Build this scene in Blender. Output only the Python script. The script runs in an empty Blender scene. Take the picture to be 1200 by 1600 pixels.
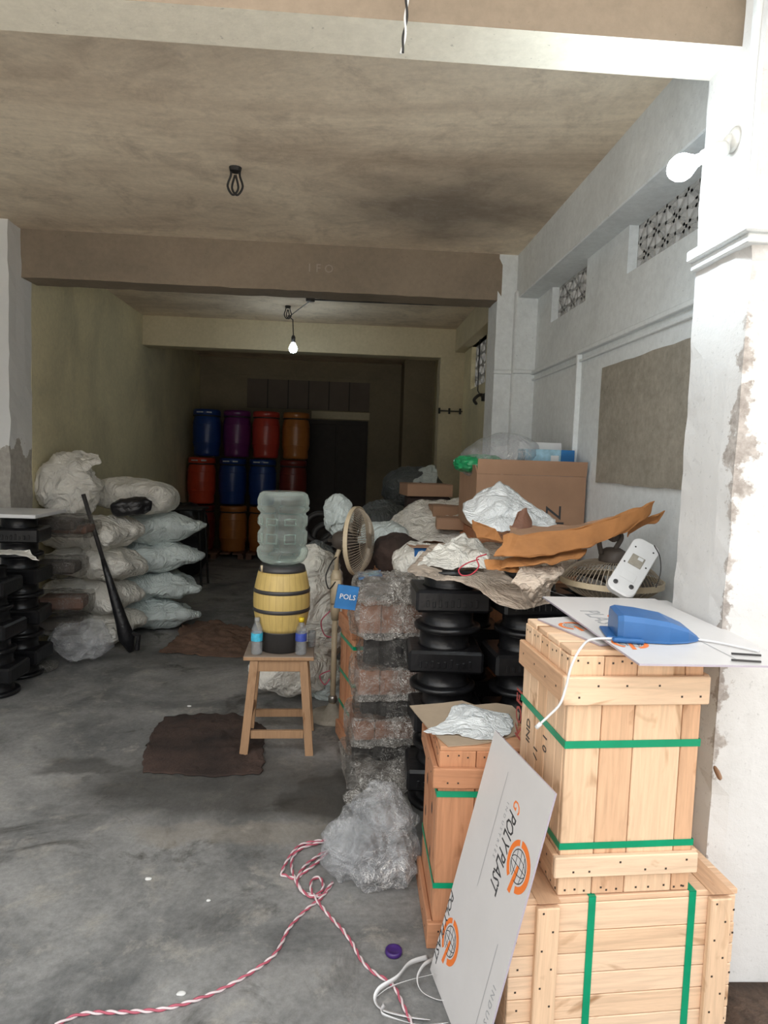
import bpy, bmesh, math, random
from mathutils import Vector, Matrix, noise
from math import sin, cos, pi, radians

# ------------------------------------------------------------ camera, world, light, exposure
sc = bpy.context.scene
COL = sc.collection
W, HH = 1200, 1600
F_PX, YAW, PITCH, ROLL, CAMH = 1063.0, .0644, -.0788, .0337, 1.57
fwd = Vector((sin(YAW)*cos(PITCH), cos(YAW)*cos(PITCH), sin(PITCH)))
rt0 = Vector((cos(YAW), -sin(YAW), 0)); up0 = rt0.cross(fwd)
rgt = rt0*cos(ROLL)+up0*sin(ROLL); upv = up0*cos(ROLL)-rt0*sin(ROLL)
CAM = Vector((0, 0, CAMH))
cam = bpy.data.objects.new('camera', bpy.data.cameras.new('camera')); COL.objects.link(cam)
m = Matrix((rgt, upv, -fwd)).transposed().to_4x4(); m.translation = CAM
cam.matrix_world = m
cam.data.sensor_fit = 'VERTICAL'; cam.data.sensor_height = 36; cam.data.lens = 36*F_PX/HH
cam.data.clip_start = .05; cam.data.clip_end = 200
sc.camera = cam
sc.view_settings.view_transform = 'Standard'; sc.view_settings.look = 'None'
sc.view_settings.gamma = 1; sc.view_settings.use_curve_mapping = False
sc.view_settings.exposure = 0.10

SKY_STRENGTH = 2.2
wd = bpy.data.worlds.new('sky'); sc.world = wd; wd.use_nodes = True
wn = wd.node_tree.nodes; wl = wd.node_tree.links
bg = wn['Background']; bg.inputs['Strength'].default_value = SKY_STRENGTH
# pale hazy sky above the darker house fronts across the street
_tc = wn.new('ShaderNodeTexCoord'); _sx = wn.new('ShaderNodeSeparateXYZ'); wl.new(_tc.outputs['Generated'], _sx.inputs[0])
_rp = wn.new('ShaderNodeValToRGB'); wl.new(_sx.outputs['Z'], _rp.inputs[0]); wl.new(_rp.outputs[0], bg.inputs['Color'])
_e = _rp.color_ramp.elements; _e[0].position = .16; _e[0].color = (.30, .28, .26, 1); _e[1].position = .30; _e[1].color = (.93, .97, 1.0, 1)

def lamp(name, kind, loc, energy, color=(1, 1, 1), size=.1, rot=None):
    l = bpy.data.lights.new(name, kind); l.energy = energy; l.color = color
    if kind == 'POINT': l.shadow_soft_size = size
    if kind == 'SUN': l.angle = size
    o = bpy.data.objects.new(name, l); o.location = loc; COL.objects.link(o)
    if rot: o.rotation_euler = rot
    return o
# soft daylight of the hazy street behind the camera, coming in low through the open front
lamp('street_daylight', 'SUN', (0, -4, 6), .9, (1.0, .90, .79), radians(50), (radians(58), 0, radians(-14)))

# the sun itself stands behind the building and lights only the street, which throws light up into the shop
lamp('sun', 'SUN', (0, 20, 20), 17.0, (1.0, .95, .88), radians(2), (radians(-32), 0, radians(8)))
sc.cycles.max_bounces = 14; sc.cycles.diffuse_bounces = 8

def ray(px, py): return rgt*(px-W/2) - upv*(py-HH/2) + fwd*F_PX
def at(px, py, Y): d = ray(px, py); return CAM + d*(Y/d.y)
def atz(px, py, z): d = ray(px, py); return CAM + d*((z-CAMH)/d.z)
def atx(px, py, X): d = ray(px, py); return CAM + d*(X/d.x)

# ------------------------------------------------------------ materials
def new_mat(name):
    m = bpy.data.materials.new(name); m.use_nodes = True
    nt = m.node_tree; b = nt.nodes['Principled BSDF']
    return m, nt, b
def nd(nt, t, **kw):
    n = nt.nodes.new(t)
    for k, v in kw.items(): setattr(n, k, v)
    return n
def coords(nt, scale=(1, 1, 1), rot=(0, 0, 0)):
    tc = nd(nt, 'ShaderNodeTexCoord'); mp = nd(nt, 'ShaderNodeMapping')
    mp.inputs['Scale'].default_value = scale; mp.inputs['Rotation'].default_value = rot
    nt.links.new(tc.outputs['Object'], mp.inputs['Vector']); return mp.outputs[0]
def noise_n(nt, vec, scale=5, detail=6, rough=.6, dist=0):
    n = nd(nt, 'ShaderNodeTexNoise'); n.inputs['Scale'].default_value = scale
    n.inputs['Detail'].default_value = detail; n.inputs['Roughness'].default_value = rough
    n.inputs['Distortion'].default_value = dist
    nt.links.new(vec, n.inputs['Vector']); return n.outputs['Fac']
def ramp(nt, fac, stops):
    r = nd(nt, 'ShaderNodeValToRGB'); nt.links.new(fac, r.inputs[0])
    e = r.color_ramp.elements
    while len(e) < len(stops): e.new(.5)
    for i, (p, c) in enumerate(stops):
        e[i].position = p; e[i].color = (c[0], c[1], c[2], 1) if hasattr(c, '__len__') else (c, c, c, 1)
    return r.outputs[0]
def mixc(nt, fac, a, b, mode='MIX'):
    n = nd(nt, 'ShaderNodeMix', data_type='RGBA', blend_type=mode)
    if isinstance(fac, (int, float)): n.inputs[0].default_value = fac
    else: nt.links.new(fac, n.inputs[0])
    for s, v in ((6, a), (7, b)):
        if hasattr(v, 'links') or isinstance(v, bpy.types.NodeSocket): nt.links.new(v, n.inputs[s])
        else: n.inputs[s].default_value = (v[0], v[1], v[2], 1)
    return n.outputs[2]
def bump(nt, b, h, strength=.3, dist=.01):
    n = nd(nt, 'ShaderNodeBump'); n.inputs['Strength'].default_value = strength
    n.inputs['Distance'].default_value = dist
    nt.links.new(h, n.inputs['Height']); nt.links.new(n.outputs[0], b.inputs['Normal'])
def simple(name, col, rough=.6, metal=0, var=.12, scale=12, bmp=.15, spec=.5, bscale=40, bdist=.004, coat=0):
    m, nt, b = new_mat(name); v = coords(nt)
    lo = [max(0, c*(1-var)) for c in col]; hi = [min(1, c*(1+var)) for c in col]
    n = noise_n(nt, v, scale)
    nt.links.new(ramp(nt, n, [(.3, lo), (.7, hi)]), b.inputs['Base Color'])
    b.inputs['Roughness'].default_value = rough; b.inputs['Metallic'].default_value = metal
    b.inputs['Specular IOR Level'].default_value = spec; b.inputs['Coat Weight'].default_value = coat
    if bmp: bump(nt, b, noise_n(nt, v, bscale), bmp, bdist)
    return m
def plaster(name, base, stain, sc1=1.2, amt=(.45, .75), rough=.85, streak=(1, 1, 1), fine=.08, bmp=.25):
    m, nt, b = new_mat(name); v = coords(nt); vs = coords(nt, streak)
    big = ramp(nt, noise_n(nt, vs, sc1, 8, .65, .4), [(amt[0], 0), (amt[1], 1)])
    c = mixc(nt, big, base, stain)
    f = ramp(nt, noise_n(nt, v, 26, 6, .7), [(.3, 1-fine), (.7, 1+fine)])
    c = mixc(nt, 1.0, c, f, 'MULTIPLY')
    # small dark specks and scratches
    sp = ramp(nt, noise_n(nt, v, 60, 2, .5), [(.70, 1), (.76, .7)])
    c = mixc(nt, 1.0, c, sp, 'MULTIPLY')
    nt.links.new(c, b.inputs['Base Color']); b.inputs['Roughness'].default_value = rough
    b.inputs['Specular IOR Level'].default_value = .2
    bump(nt, b, noise_n(nt, v, 18, 8, .7), bmp, .01)
    return m
def wood(name, cols, grain='z', dark=.55, rough=.65, satin=.3):
    """plank colours vary from board to board (random per island), with grain and knots along the board"""
    m, nt, b = new_mat(name)
    s = {'z': (16, 16, 1.1), 'x': (1.1, 16, 16), 'y': (16, 1.1, 16)}[grain]
    geo = nd(nt, 'ShaderNodeNewGeometry')
    tc = nd(nt, 'ShaderNodeTexCoord'); mp = nd(nt, 'ShaderNodeMapping'); mp.inputs['Scale'].default_value = s
    off = nd(nt, 'ShaderNodeVectorMath', operation='SCALE'); off.inputs[0].default_value = (37, 19, 53)
    nt.links.new(geo.outputs['Random Per Island'], off.inputs['Scale'])
    ad = nd(nt, 'ShaderNodeVectorMath', operation='ADD')
    nt.links.new(tc.outputs['Object'], ad.inputs[0]); nt.links.new(off.outputs[0], ad.inputs[1])
    nt.links.new(ad.outputs[0], mp.inputs['Vector'])
    v = mp.outputs[0]
    base = ramp(nt, geo.outputs['Random Per Island'], [(i/(len(cols)-1), c) for i, c in enumerate(cols)])
    g = ramp(nt, noise_n(nt, v, 3.2, 5, .6, .9), [(.3, .82), (.55, 1.0), (.75, 1.05)])
    c = mixc(nt, 1.0, base, g, 'MULTIPLY')
    fine = ramp(nt, noise_n(nt, v, 9, 4, .7), [(.3, .93), (.7, 1.03)])
    c = mixc(nt, 1.0, c, fine, 'MULTIPLY')
    mk = nd(nt, 'ShaderNodeMapping'); mk.inputs['Scale'].default_value = tuple(q/4 if q > 2 else q*1.8 for q in s)
    nt.links.new(ad.outputs[0], mk.inputs['Vector'])
    kn = ramp(nt, noise_n(nt, mk.outputs[0], 2.2, 3, .5, 1.2), [(.61, 0), (.72, 1)])
    c = mixc(nt, kn, c, mixc(nt, 1.0, c, (dark, dark*.82, dark*.66), 'MULTIPLY'))
    nt.links.new(c, b.inputs['Base Color']); b.inputs['Roughness'].default_value = rough
    b.inputs['Specular IOR Level'].default_value = satin
    bump(nt, b, noise_n(nt, v, 5, 5, .7), .25, .004)
    return m
def film(name, tint=(.8, .8, .8), clear=(.35, .8), rough=.12, wr=18, milky=.25, bs=.9, streak=(1, 1, 1), veil=None, lines=.0):
    """thin crinkled plastic: mostly see-through, glossy, its sparkle painted in as pale crease lines"""
    m = bpy.data.materials.new(name); m.use_nodes = True; nt = m.node_tree
    for n in list(nt.nodes):
        if n.type == 'BSDF_PRINCIPLED': nt.nodes.remove(n)
    out = nt.nodes['Material Output']; v = coords(nt, streak)
    tr = nd(nt, 'ShaderNodeBsdfTransparent'); tr.inputs[0].default_value = (*[1-(1-t)*.25 for t in tint], 1)
    pr = nd(nt, 'ShaderNodeBsdfPrincipled')
    pr.inputs['Roughness'].default_value = rough; pr.inputs['Specular IOR Level'].default_value = .9
    h = noise_n(nt, v, wr, 6, .6, 1.5)
    def ridge(sc, lo, hi, amt):
        q = noise_n(nt, v, sc, 4, .55, 2.5)
        a = nd(nt, 'ShaderNodeMath', operation='SUBTRACT'); nt.links.new(q, a.inputs[0]); a.inputs[1].default_value = .5
        b_ = nd(nt, 'ShaderNodeMath', operation='ABSOLUTE'); nt.links.new(a.outputs[0], b_.inputs[0])
        return ramp(nt, b_.outputs[0], [(lo, amt), (hi, 0)])
    f = ramp(nt, noise_n(nt, v, wr*.3, 5, .6, 1), [(.35, clear[0]), (.65, clear[1])])
    dcol = tuple(t*(veil or milky) for t in tint); base = None
    if lines:
        rs = [ridge(wr*.8, .004, .022, lines), ridge(wr*1.7, .003, .016, lines*.8)]  # bright crease lines painted into the colour as glints
        mx0 = nd(nt, 'ShaderNodeMath', operation='MAXIMUM'); nt.links.new(rs[0], mx0.inputs[0]); nt.links.new(rs[1], mx0.inputs[1])
        gate = ramp(nt, noise_n(nt, v, wr*.22, 2, .5), [(.42, .25), (.62, 1)])
        gm = nd(nt, 'ShaderNodeMath', operation='MULTIPLY'); nt.links.new(mx0.outputs[0], gm.inputs[0]); nt.links.new(gate, gm.inputs[1])
        mx1 = nd(nt, 'ShaderNodeMath', operation='MAXIMUM'); nt.links.new(f, mx1.inputs[0]); nt.links.new(gm.outputs[0], mx1.inputs[1])
        f = mx1.outputs[0]; base = mixc(nt, gm.outputs[0], dcol, (.92, .90, .86))
        nt.links.new(base, pr.inputs['Base Color'])
    else: pr.inputs['Base Color'].default_value = (*dcol, 1)
    bn = nd(nt, 'ShaderNodeBump'); bn.inputs['Strength'].default_value = bs; bn.inputs['Distance'].default_value = .03
    nt.links.new(h, bn.inputs['Height']); nt.links.new(bn.outputs[0], pr.inputs['Normal'])
    mx = nd(nt, 'ShaderNodeMixShader')
    nt.links.new(f, mx.inputs[0]); nt.links.new(tr.outputs[0], mx.inputs[1]); nt.links.new(pr.outputs[0], mx.inputs[2])
    nt.links.new(mx.outputs[0], out.inputs[0])
    return m
def emissive(name, col, strength):
    m, nt, b = new_mat(name); b.inputs['Base Color'].default_value = (*col, 1)
    b.inputs['Emission Color'].default_value = (*col, 1); b.inputs['Emission Strength'].default_value = strength
    return m

M = {}
M['wall_white'] = plaster('whitewashed_plaster', (.70, .735, .745), (.53, .555, .56), 1.6, (.5, .85))
M['wall_yellow'] = plaster('ochre_plaster', (.70, .64, .43), (.44, .41, .285), .9, (.4, .75))
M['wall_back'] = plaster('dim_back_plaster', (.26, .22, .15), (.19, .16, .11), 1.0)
def ceiling_mat():
    m, nt, b = new_mat('stained_ceiling_plaster'); v = coords(nt); vs = coords(nt, (.6, 1.6, 1))
    c = mixc(nt, ramp(nt, noise_n(nt, vs, .7, 9, .7, .6), [(.36, 0), (.72, 1)]), (.85, .74, .58), (.48, .385, .29))
    c = mixc(nt, ramp(nt, noise_n(nt, v, 3.2, 8, .72, .8), [(.50, 0), (.72, .55)]), c, (.33, .26, .20))
    # old damp stain towards the second beam, with pale salts in it
    mp = nd(nt, 'ShaderNodeMapping'); tc = nd(nt, 'ShaderNodeTexCoord'); mp.vector_type = 'TEXTURE'
    mp.inputs['Location'].default_value = (.62, 4.35, 3.13); mp.inputs['Scale'].default_value = (.85, .75, 2)
    wob = nd(nt, 'ShaderNodeVectorMath', operation='MULTIPLY_ADD'); wn_ = nd(nt, 'ShaderNodeTexNoise'); wn_.inputs['Scale'].default_value = 3; wn_.inputs['Detail'].default_value = 7
    nt.links.new(tc.outputs['Object'], wn_.inputs['Vector']); nt.links.new(wn_.outputs['Color'], wob.inputs[0]); wob.inputs[1].default_value = (1.0, .8, 0)
    nt.links.new(tc.outputs['Object'], wob.inputs[2]); sb = nd(nt, 'ShaderNodeVectorMath', operation='SUBTRACT'); sb.inputs[1].default_value = (.5, .4, 0)
    nt.links.new(wob.outputs[0], sb.inputs[0]); nt.links.new(sb.outputs[0], mp.inputs['Vector'])
    ln = nd(nt, 'ShaderNodeVectorMath', operation='LENGTH'); nt.links.new(mp.outputs[0], ln.inputs[0])
    st = ramp(nt, ln.outputs['Value'], [(.25, .75), (1.05, 0)]); c = mixc(nt, st, c, (.19, .155, .13))
    sa = ramp(nt, noise_n(nt, coords(nt, (1, 2.5, 1)), 6, 8, .8, 1), [(.55, 0), (.66, .6)])
    mu = nd(nt, 'ShaderNodeMath', operation='MULTIPLY'); nt.links.new(sa, mu.inputs[0]); nt.links.new(st, mu.inputs[1]); c = mixc(nt, mu.outputs[0], c, (.55, .50, .44))
    c = mixc(nt, 1.0, c, ramp(nt, noise_n(nt, v, 26, 6, .7), [(.3, .9), (.7, 1.08)]), 'MULTIPLY')
    nt.links.new(c, b.inputs['Base Color']); b.inputs['Roughness'].default_value = .9; b.inputs['Specular IOR Level'].default_value = .15
    bump(nt, b, noise_n(nt, v, 18, 8, .7), .25, .01); return m
M['ceiling'] = ceiling_mat()
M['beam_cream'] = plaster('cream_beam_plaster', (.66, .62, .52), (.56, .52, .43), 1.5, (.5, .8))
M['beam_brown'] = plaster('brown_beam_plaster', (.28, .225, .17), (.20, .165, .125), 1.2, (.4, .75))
M['beam_ochre'] = plaster('ochre_beam_plaster', (.56, .50, .35), (.44, .39, .27), 1.2, (.4, .8))
M['cement'] = plaster('bare_cement', (.33, .30, .25), (.26, .24, .20), 5, (.4, .7), fine=.18)
M['dark_panel'] = simple('dark_door_paint', (.045, .035, .03), .7)
M['door_brown'] = simple('brown_shutter_paint', (.13, .10, .075), .7, scale=3)
M['jali'] = simple('painted_vent_concrete', (.42, .42, .41), .85)
M['pvc'] = simple('white_conduit_plastic', (.62, .62, .60), .4)
M['nail'] = simple('rusty_nail_head', (.045, .03, .022), .6)
M['pine'] = wood('pale_pine', [(.72, .46, .28), (.82, .59, .40), (.62, .36, .21), (.83, .63, .44), (.74, .49, .31)], 'z')
M['pine_x'] = wood('pale_pine_lengthwise', [(.74, .50, .32), (.81, .58, .40), (.66, .42, .26), (.82, .61, .43)], 'x')
M['pine_y'] = wood('pale_pine_crosswise', [(.62, .38, .23), (.70, .46, .29), (.58, .35, .21)], 'y')
M['redpine'] = wood('reddish_pine', [(.46, .20, .10), (.53, .25, .13), (.41, .17, .085), (.56, .28, .15)], 'z')
M['redpine_x'] = wood('reddish_pine_lengthwise', [(.50, .25, .14), (.55, .29, .16), (.45, .21, .11)], 'x')
M['redpine_y'] = wood('reddish_pine_crosswise', [(.50, .25, .14), (.56, .29, .16), (.46, .22, .12)], 'y')
M['stoolwood'] = wood('worn_teak', [(.31, .18, .10), (.35, .21, .115), (.28, .165, .09)], 'z')
M['stooltop'] = wood('dusty_stool_board', [(.25, .20, .16), (.29, .23, .18)], 'x')
M['strap'] = simple('green_strapping', (.0, .27, .13), .35, var=.1, bmp=.1)
M['cardboard'] = simple('brown_cardboard', (.33, .195, .12), .85, var=.1, scale=6)
M['kraft'] = simple('orange_kraft_board', (.34, .145, .045), .8, var=.25, scale=5)
M['greyboard'] = simple('dusty_card_sheet', (.36, .28, .20), .9, var=.1, scale=8)
M['acrylic'] = simple('white_printed_board', (.60, .58, .57), .35, var=.02, bmp=.03)
M['acrylic_edge'] = simple('lilac_board_edge', (.40, .36, .42), .3, var=.05, bmp=0)
M['print_orange'] = simple('orange_print', (.80, .19, .03), .5, var=.03, bmp=0)
M['print_black'] = simple('black_print', (.04, .04, .042), .5, var=.05, bmp=0)
M['print_grey'] = simple('grey_print', (.33, .33, .34), .5, var=.03, bmp=0)
M['print_red'] = simple('red_stencil', (.30, .05, .04), .7, var=.25, scale=60, bmp=0)
M['print_white'] = simple('white_print', (.65, .65, .65), .6, var=.03, bmp=0)
M['chalk'] = simple('chalk_mark', (.33, .28, .235), .9, var=.1, bmp=0)
M['iron'] = simple('black_bitumen_casting', (.008, .008, .009), .30, var=.3, bmp=.35, bscale=25, bdist=.005, spec=.35)
M['iron_matt'] = simple('dull_black_paint', (.012, .011, .011), .6, bmp=.2)
M['darkpine'] = wood('dark_reddish_pine', [(.22, .09, .05), (.28, .12, .065), (.18, .075, .04)], 'z')
M['rustwood'] = simple('rust_brown_face', (.17, .08, .05), .7, bmp=.3)
M['sack'] = simple('white_woven_sack', (.52, .51, .47), .62, var=.12, scale=7, bmp=.35, bscale=22, bdist=.012, spec=.3)
M['sack_dirty'] = simple('dusty_woven_sack', (.50, .42, .35), .7, var=.3, scale=5, bmp=.4, bscale=16, bdist=.012)
M['sack_blue'] = simple('pale_blue_sack', (.50, .58, .58), .55, var=.1, scale=7, bmp=.35, bscale=22, bdist=.012)
def creased(name, col, rough=.6, cr=5, dist=.035, var=.12, strength=.8):
    m, nt, b = new_mat(name); v = coords(nt)
    nt.links.new(ramp(nt, noise_n(nt, v, 6, 5), [(.3, [c*(1-var) for c in col]), (.7, [min(1, c*(1+var)) for c in col])]), b.inputs['Base Color'])
    b.inputs['Roughness'].default_value = rough; b.inputs['Specular IOR Level'].default_value = .35
    n = noise_n(nt, v, cr, 5, .55, 2.2)
    a = nd(nt, 'ShaderNodeMath', operation='SUBTRACT'); nt.links.new(n, a.inputs[0]); a.inputs[1].default_value = .5
    a2 = nd(nt, 'ShaderNodeMath', operation='ABSOLUTE'); nt.links.new(a.outputs[0], a2.inputs[0])
    a3 = nd(nt, 'ShaderNodeMath', operation='MULTIPLY'); nt.links.new(a2.outputs[0], a3.inputs[0]); a3.inputs[1].default_value = -3
    bump(nt, b, a3.outputs[0], strength, dist); return m
M['sack'] = creased('white_woven_sack', (.74, .72, .66))
M['sack_dirty'] = creased('dusty_woven_sack', (.52, .43, .35), .7, 6, .03, .35)
M['sack_blue'] = creased('pale_blue_sack', (.60, .67, .66))
M['polybag'] = creased('white_carrier_bag', (.74, .77, .78), .35, 9, .02, .05)
M['plastic_white'] = simple('white_moulded_plastic', (.66, .66, .66), .35, var=.04, bmp=.03)
M['plastic_cream'] = simple('yellowed_cream_plastic', (.50, .41, .28), .4, var=.12)
M['blue'] = simple('blue_moulded_plastic', (.022, .11, .30), .35, var=.08, bmp=.05)
M['bluebox'] = simple('blue_printed_card', (.02, .14, .36), .45, var=.25, scale=9)
M['lightbluebox'] = simple('pale_blue_printed_card', (.30, .50, .62), .5, var=.35, scale=14)
M['green'] = simple('green_plastic_pieces', (.01, .25, .09), .35, var=.4, scale=40)
M['red'] = simple('red_cord', (.45, .04, .06), .5)
M['pinkw'] = simple('white_red_flex', (.66, .55, .56), .5)
M['crimson'] = simple('crimson_flex', (.42, .09, .13), .5)
M['purple'] = simple('purple_cap_plastic', (.045, .015, .13), .35)
M['rag'] = simple('wet_brown_jute', (.036, .021, .016), .9, var=.75, scale=4, bmp=.6, bscale=50, bdist=.01)
M['rag2'] = simple('brown_jute', (.13, .075, .05), .95, var=.35, scale=9, bmp=.6, bscale=60, bdist=.01)
M['blackbag'] = simple('black_polythene', (.012, .012, .014), .3, bmp=.5, bscale=20, bdist=.015)
M['bottle_cap_y'] = simple('yellow_cap', (.62, .45, .02), .4, bmp=0)
M['label_cyan'] = simple('cyan_bottle_label', (.05, .38, .55), .4, var=.35, scale=60, bmp=0)
M['label_blue'] = simple('navy_bottle_label', (.04, .07, .32), .4, var=.3, scale=60, bmp=0)
M['darkgrey'] = simple('dark_grey_plastic', (.035, .033, .033), .45)
M['fan_metal'] = simple('dusty_fan_wire', (.34, .28, .21), .5, .2)
M['fan_dark'] = simple('dirty_fan_motor', (.075, .06, .05), .6)
M['chrome'] = simple('dull_chrome', (.45, .43, .40), .3, .9)
M['soil'] = simple('brown_soil', (.085, .055, .038), .95, var=.4, scale=30, bmp=.8, bscale=60, bdist=.02)
M['litter'] = simple('paper_scrap', (.62, .62, .60), .7, bmp=0)
M['grey_sheet'] = creased('grey_polythene', (.10, .11, .11), .4, 5, .05)
M['film'] = film('crinkled_cling_film', (.92, .87, .80), (.12, .62), .12, 20, .34, 1.0, lines=.95)
M['film_dark'] = film('loose_thin_film', (.80, .76, .70), (.08, .40), .12, 24, .12, 1.0, lines=.6)
M['film_big'] = film('clear_polythene_bag', (.90, .92, .95), (.14, .46), .14, 12, .60, .9, lines=.85)
M['bulb1'] = emissive('lit_bulb_glass', (.86, .96, 1.0), 60)
M['bulb2'] = emissive('lit_hanging_bulb_glass', (.86, .95, 1.0), 30)
for k, c in dict(drum_blue=(.012, .045, .20), drum_purple=(.13, .02, .12), drum_red=(.42, .045, .03), drum_orange=(.36, .13, .03),
                 drum_scarlet=(.55, .06, .025), drum_maroon=(.15, .02, .015)).items():
    M[k] = simple(k.replace('drum_', '')+'_drum_plastic', c, .3, var=.08, bmp=.05)

# floor: trowelled grey cement with pale scuffs and damp dark patches
m, nt, b = new_mat('worn_cement_floor'); v = coords(nt)
c = mixc(nt, ramp(nt, noise_n(nt, v, 1.1, 9, .68, .5), [(.40, 0), (.62, 1)]), (.125, .126, .124), (.30, .295, .285))
c = mixc(nt, ramp(nt, noise_n(nt, v, 5.5, 8, .75, .3), [(.54, 0), (.68, .85)]), c, (.34, .32, .285))
c = mixc(nt, ramp(nt, noise_n(nt, v, 2.3, 7, .7, .8), [(.56, 0), (.66, .8)]), c, (.052, .048, .042))
c = mixc(nt, 1.0, c, ramp(nt, noise_n(nt, v, 38, 5, .75), [(.3, .78), (.72, 1.2)]), 'MULTIPLY')
def spot(cx, cy, rx, ry, dens):
    mp = nd(nt, 'ShaderNodeMapping'); tc = nd(nt, 'ShaderNodeTexCoord')
    mp.vector_type = 'TEXTURE'; mp.inputs['Location'].default_value = (cx, cy, 0); mp.inputs['Scale'].default_value = (rx, ry, 1)
    wob = nd(nt, 'ShaderNodeTexNoise'); wob.inputs['Scale'].default_value = 5; wob.inputs['Detail'].default_value = 5
    nt.links.new(tc.outputs['Object'], wob.inputs['Vector'])
    ad = nd(nt, 'ShaderNodeVectorMath', operation='MULTIPLY_ADD'); ad.inputs[1].default_value = (.35, .35, 0)
    nt.links.new(wob.outputs['Color'], ad.inputs[0]); nt.links.new(tc.outputs['Object'], ad.inputs[2])
    sb = nd(nt, 'ShaderNodeVectorMath', operation='SUBTRACT'); sb.inputs[1].default_value = (.175, .175, 0)
    nt.links.new(ad.outputs[0], sb.inputs[0]); nt.links.new(sb.outputs[0], mp.inputs['Vector'])
    fl = nd(nt, 'ShaderNodeVectorMath', operation='MULTIPLY'); fl.inputs[1].default_value = (1, 1, 0)
    nt.links.new(mp.outputs[0], fl.inputs[0])
    ln = nd(nt, 'ShaderNodeVectorMath', operation='LENGTH'); nt.links.new(fl.outputs[0], ln.inputs[0])
    return ramp(nt, ln.outputs['Value'], [(.55, dens), (1.0, 0)])
wets = [(-.55, 3.2, .8, .5, .7), (.05, 3.05, .5, .35, .85), (.2, 2.9, .35, .5, .7), (-1.2, 3.35, .3, .12, .6), (-1.1, 5.3, .7, .5, .5)]
wetmask = None
for w in wets:
    s = spot(*w)
    if wetmask is None: wetmask = s
    else:
        mm = nd(nt, 'ShaderNodeMath', operation='MAXIMUM'); nt.links.new(wetmask, mm.inputs[0]); nt.links.new(s, mm.inputs[1]); wetmask = mm.outputs[0]
c = mixc(nt, wetmask, c, (.030, .027, .023))
pale = spot(-.42, 2.72, .55, .10, .4)
c = mixc(nt, pale, c, (.27, .235, .19))
nt.links.new(c, b.inputs['Base Color'])
rr = ramp(nt, noise_n(nt, v, 3, 5, .6), [(.35, .42), (.7, .8)]); nt.links.new(rr, b.inputs['Roughness'])
b.inputs['Specular IOR Level'].default_value = .35
bump(nt, b, noise_n(nt, v, 14, 9, .75), .35, .012)
M['floor'] = m

# pillar plaster: whitewash, flaked to grey mortar along its rough near corner
m, nt, b = new_mat('flaking_pillar_plaster'); v = coords(nt)
tc = nd(nt, 'ShaderNodeTexCoord'); sx = nd(nt, 'ShaderNodeSeparateXYZ'); nt.links.new(tc.outputs['Object'], sx.inputs[0])
ex = nd(nt, 'ShaderNodeMath', operation='SUBTRACT'); nt.links.new(sx.outputs['X'], ex.inputs[0]); ex.inputs[1].default_value = 1.13
ax = nd(nt, 'ShaderNodeMath', operation='ABSOLUTE'); nt.links.new(ex.outputs[0], ax.inputs[0])
ey = nd(nt, 'ShaderNodeMath', operation='SUBTRACT'); nt.links.new(sx.outputs['Y'], ey.inputs[0]); ey.inputs[1].default_value = 1.885
ay = nd(nt, 'ShaderNodeMath', operation='ABSOLUTE'); nt.links.new(ey.outputs[0], ay.inputs[0])
dd = nd(nt, 'ShaderNodeMath', operation='ADD'); nt.links.new(ax.outputs[0], dd.inputs[0]); nt.links.new(ay.outputs[0], dd.inputs[1])
nn = noise_n(nt, v, 7, 6, .65)
th = nd(nt, 'ShaderNodeMath', operation='MULTIPLY_ADD'); nt.links.new(nn, th.inputs[0]); th.inputs[1].default_value = .30; th.inputs[2].default_value = -.125
df = nd(nt, 'ShaderNodeMath', operation='SUBTRACT'); nt.links.new(th.outputs[0], df.inputs[0]); nt.links.new(dd.outputs[0], df.inputs[1])
msk = ramp(nt, df.outputs[0], [(0, 0), (.012, 1)])
zc = ramp(nt, sx.outputs['Z'], [(.0, 1), (1, 1)])
zz = nd(nt, 'ShaderNodeMapRange'); nt.links.new(sx.outputs['Z'], zz.inputs[0]); zz.inputs[1].default_value = 2.22; zz.inputs[2].default_value = 2.0
mu = nd(nt, 'ShaderNodeMath', operation='MULTIPLY'); nt.links.new(msk, mu.inputs[0]); nt.links.new(zz.outputs[0], mu.inputs[1])
c0 = mixc(nt, ramp(nt, noise_n(nt, v, 2.2, 8, .7), [(.5, 0), (.85, 1)]), (.66, .655, .645), (.50, .49, .475))
c0 = mixc(nt, 1.0, c0, ramp(nt, noise_n(nt, v, 70, 3, .6), [(.62, 1), (.72, .82)]), 'MULTIPLY')
c = mixc(nt, mu.outputs[0], c0, mixc(nt, ramp(nt, noise_n(nt, v, 40), [(.35, 0), (.65, 1)]), (.30, .27, .245), (.50, .46, .43)))
nt.links.new(c, b.inputs['Base Color']); b.inputs['Roughness'].default_value = .85; b.inputs['Specular IOR Level'].default_value = .2
bump(nt, b, noise_n(nt, v, 22, 8, .7), .3, .012)
M['pillar'] = m

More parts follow.
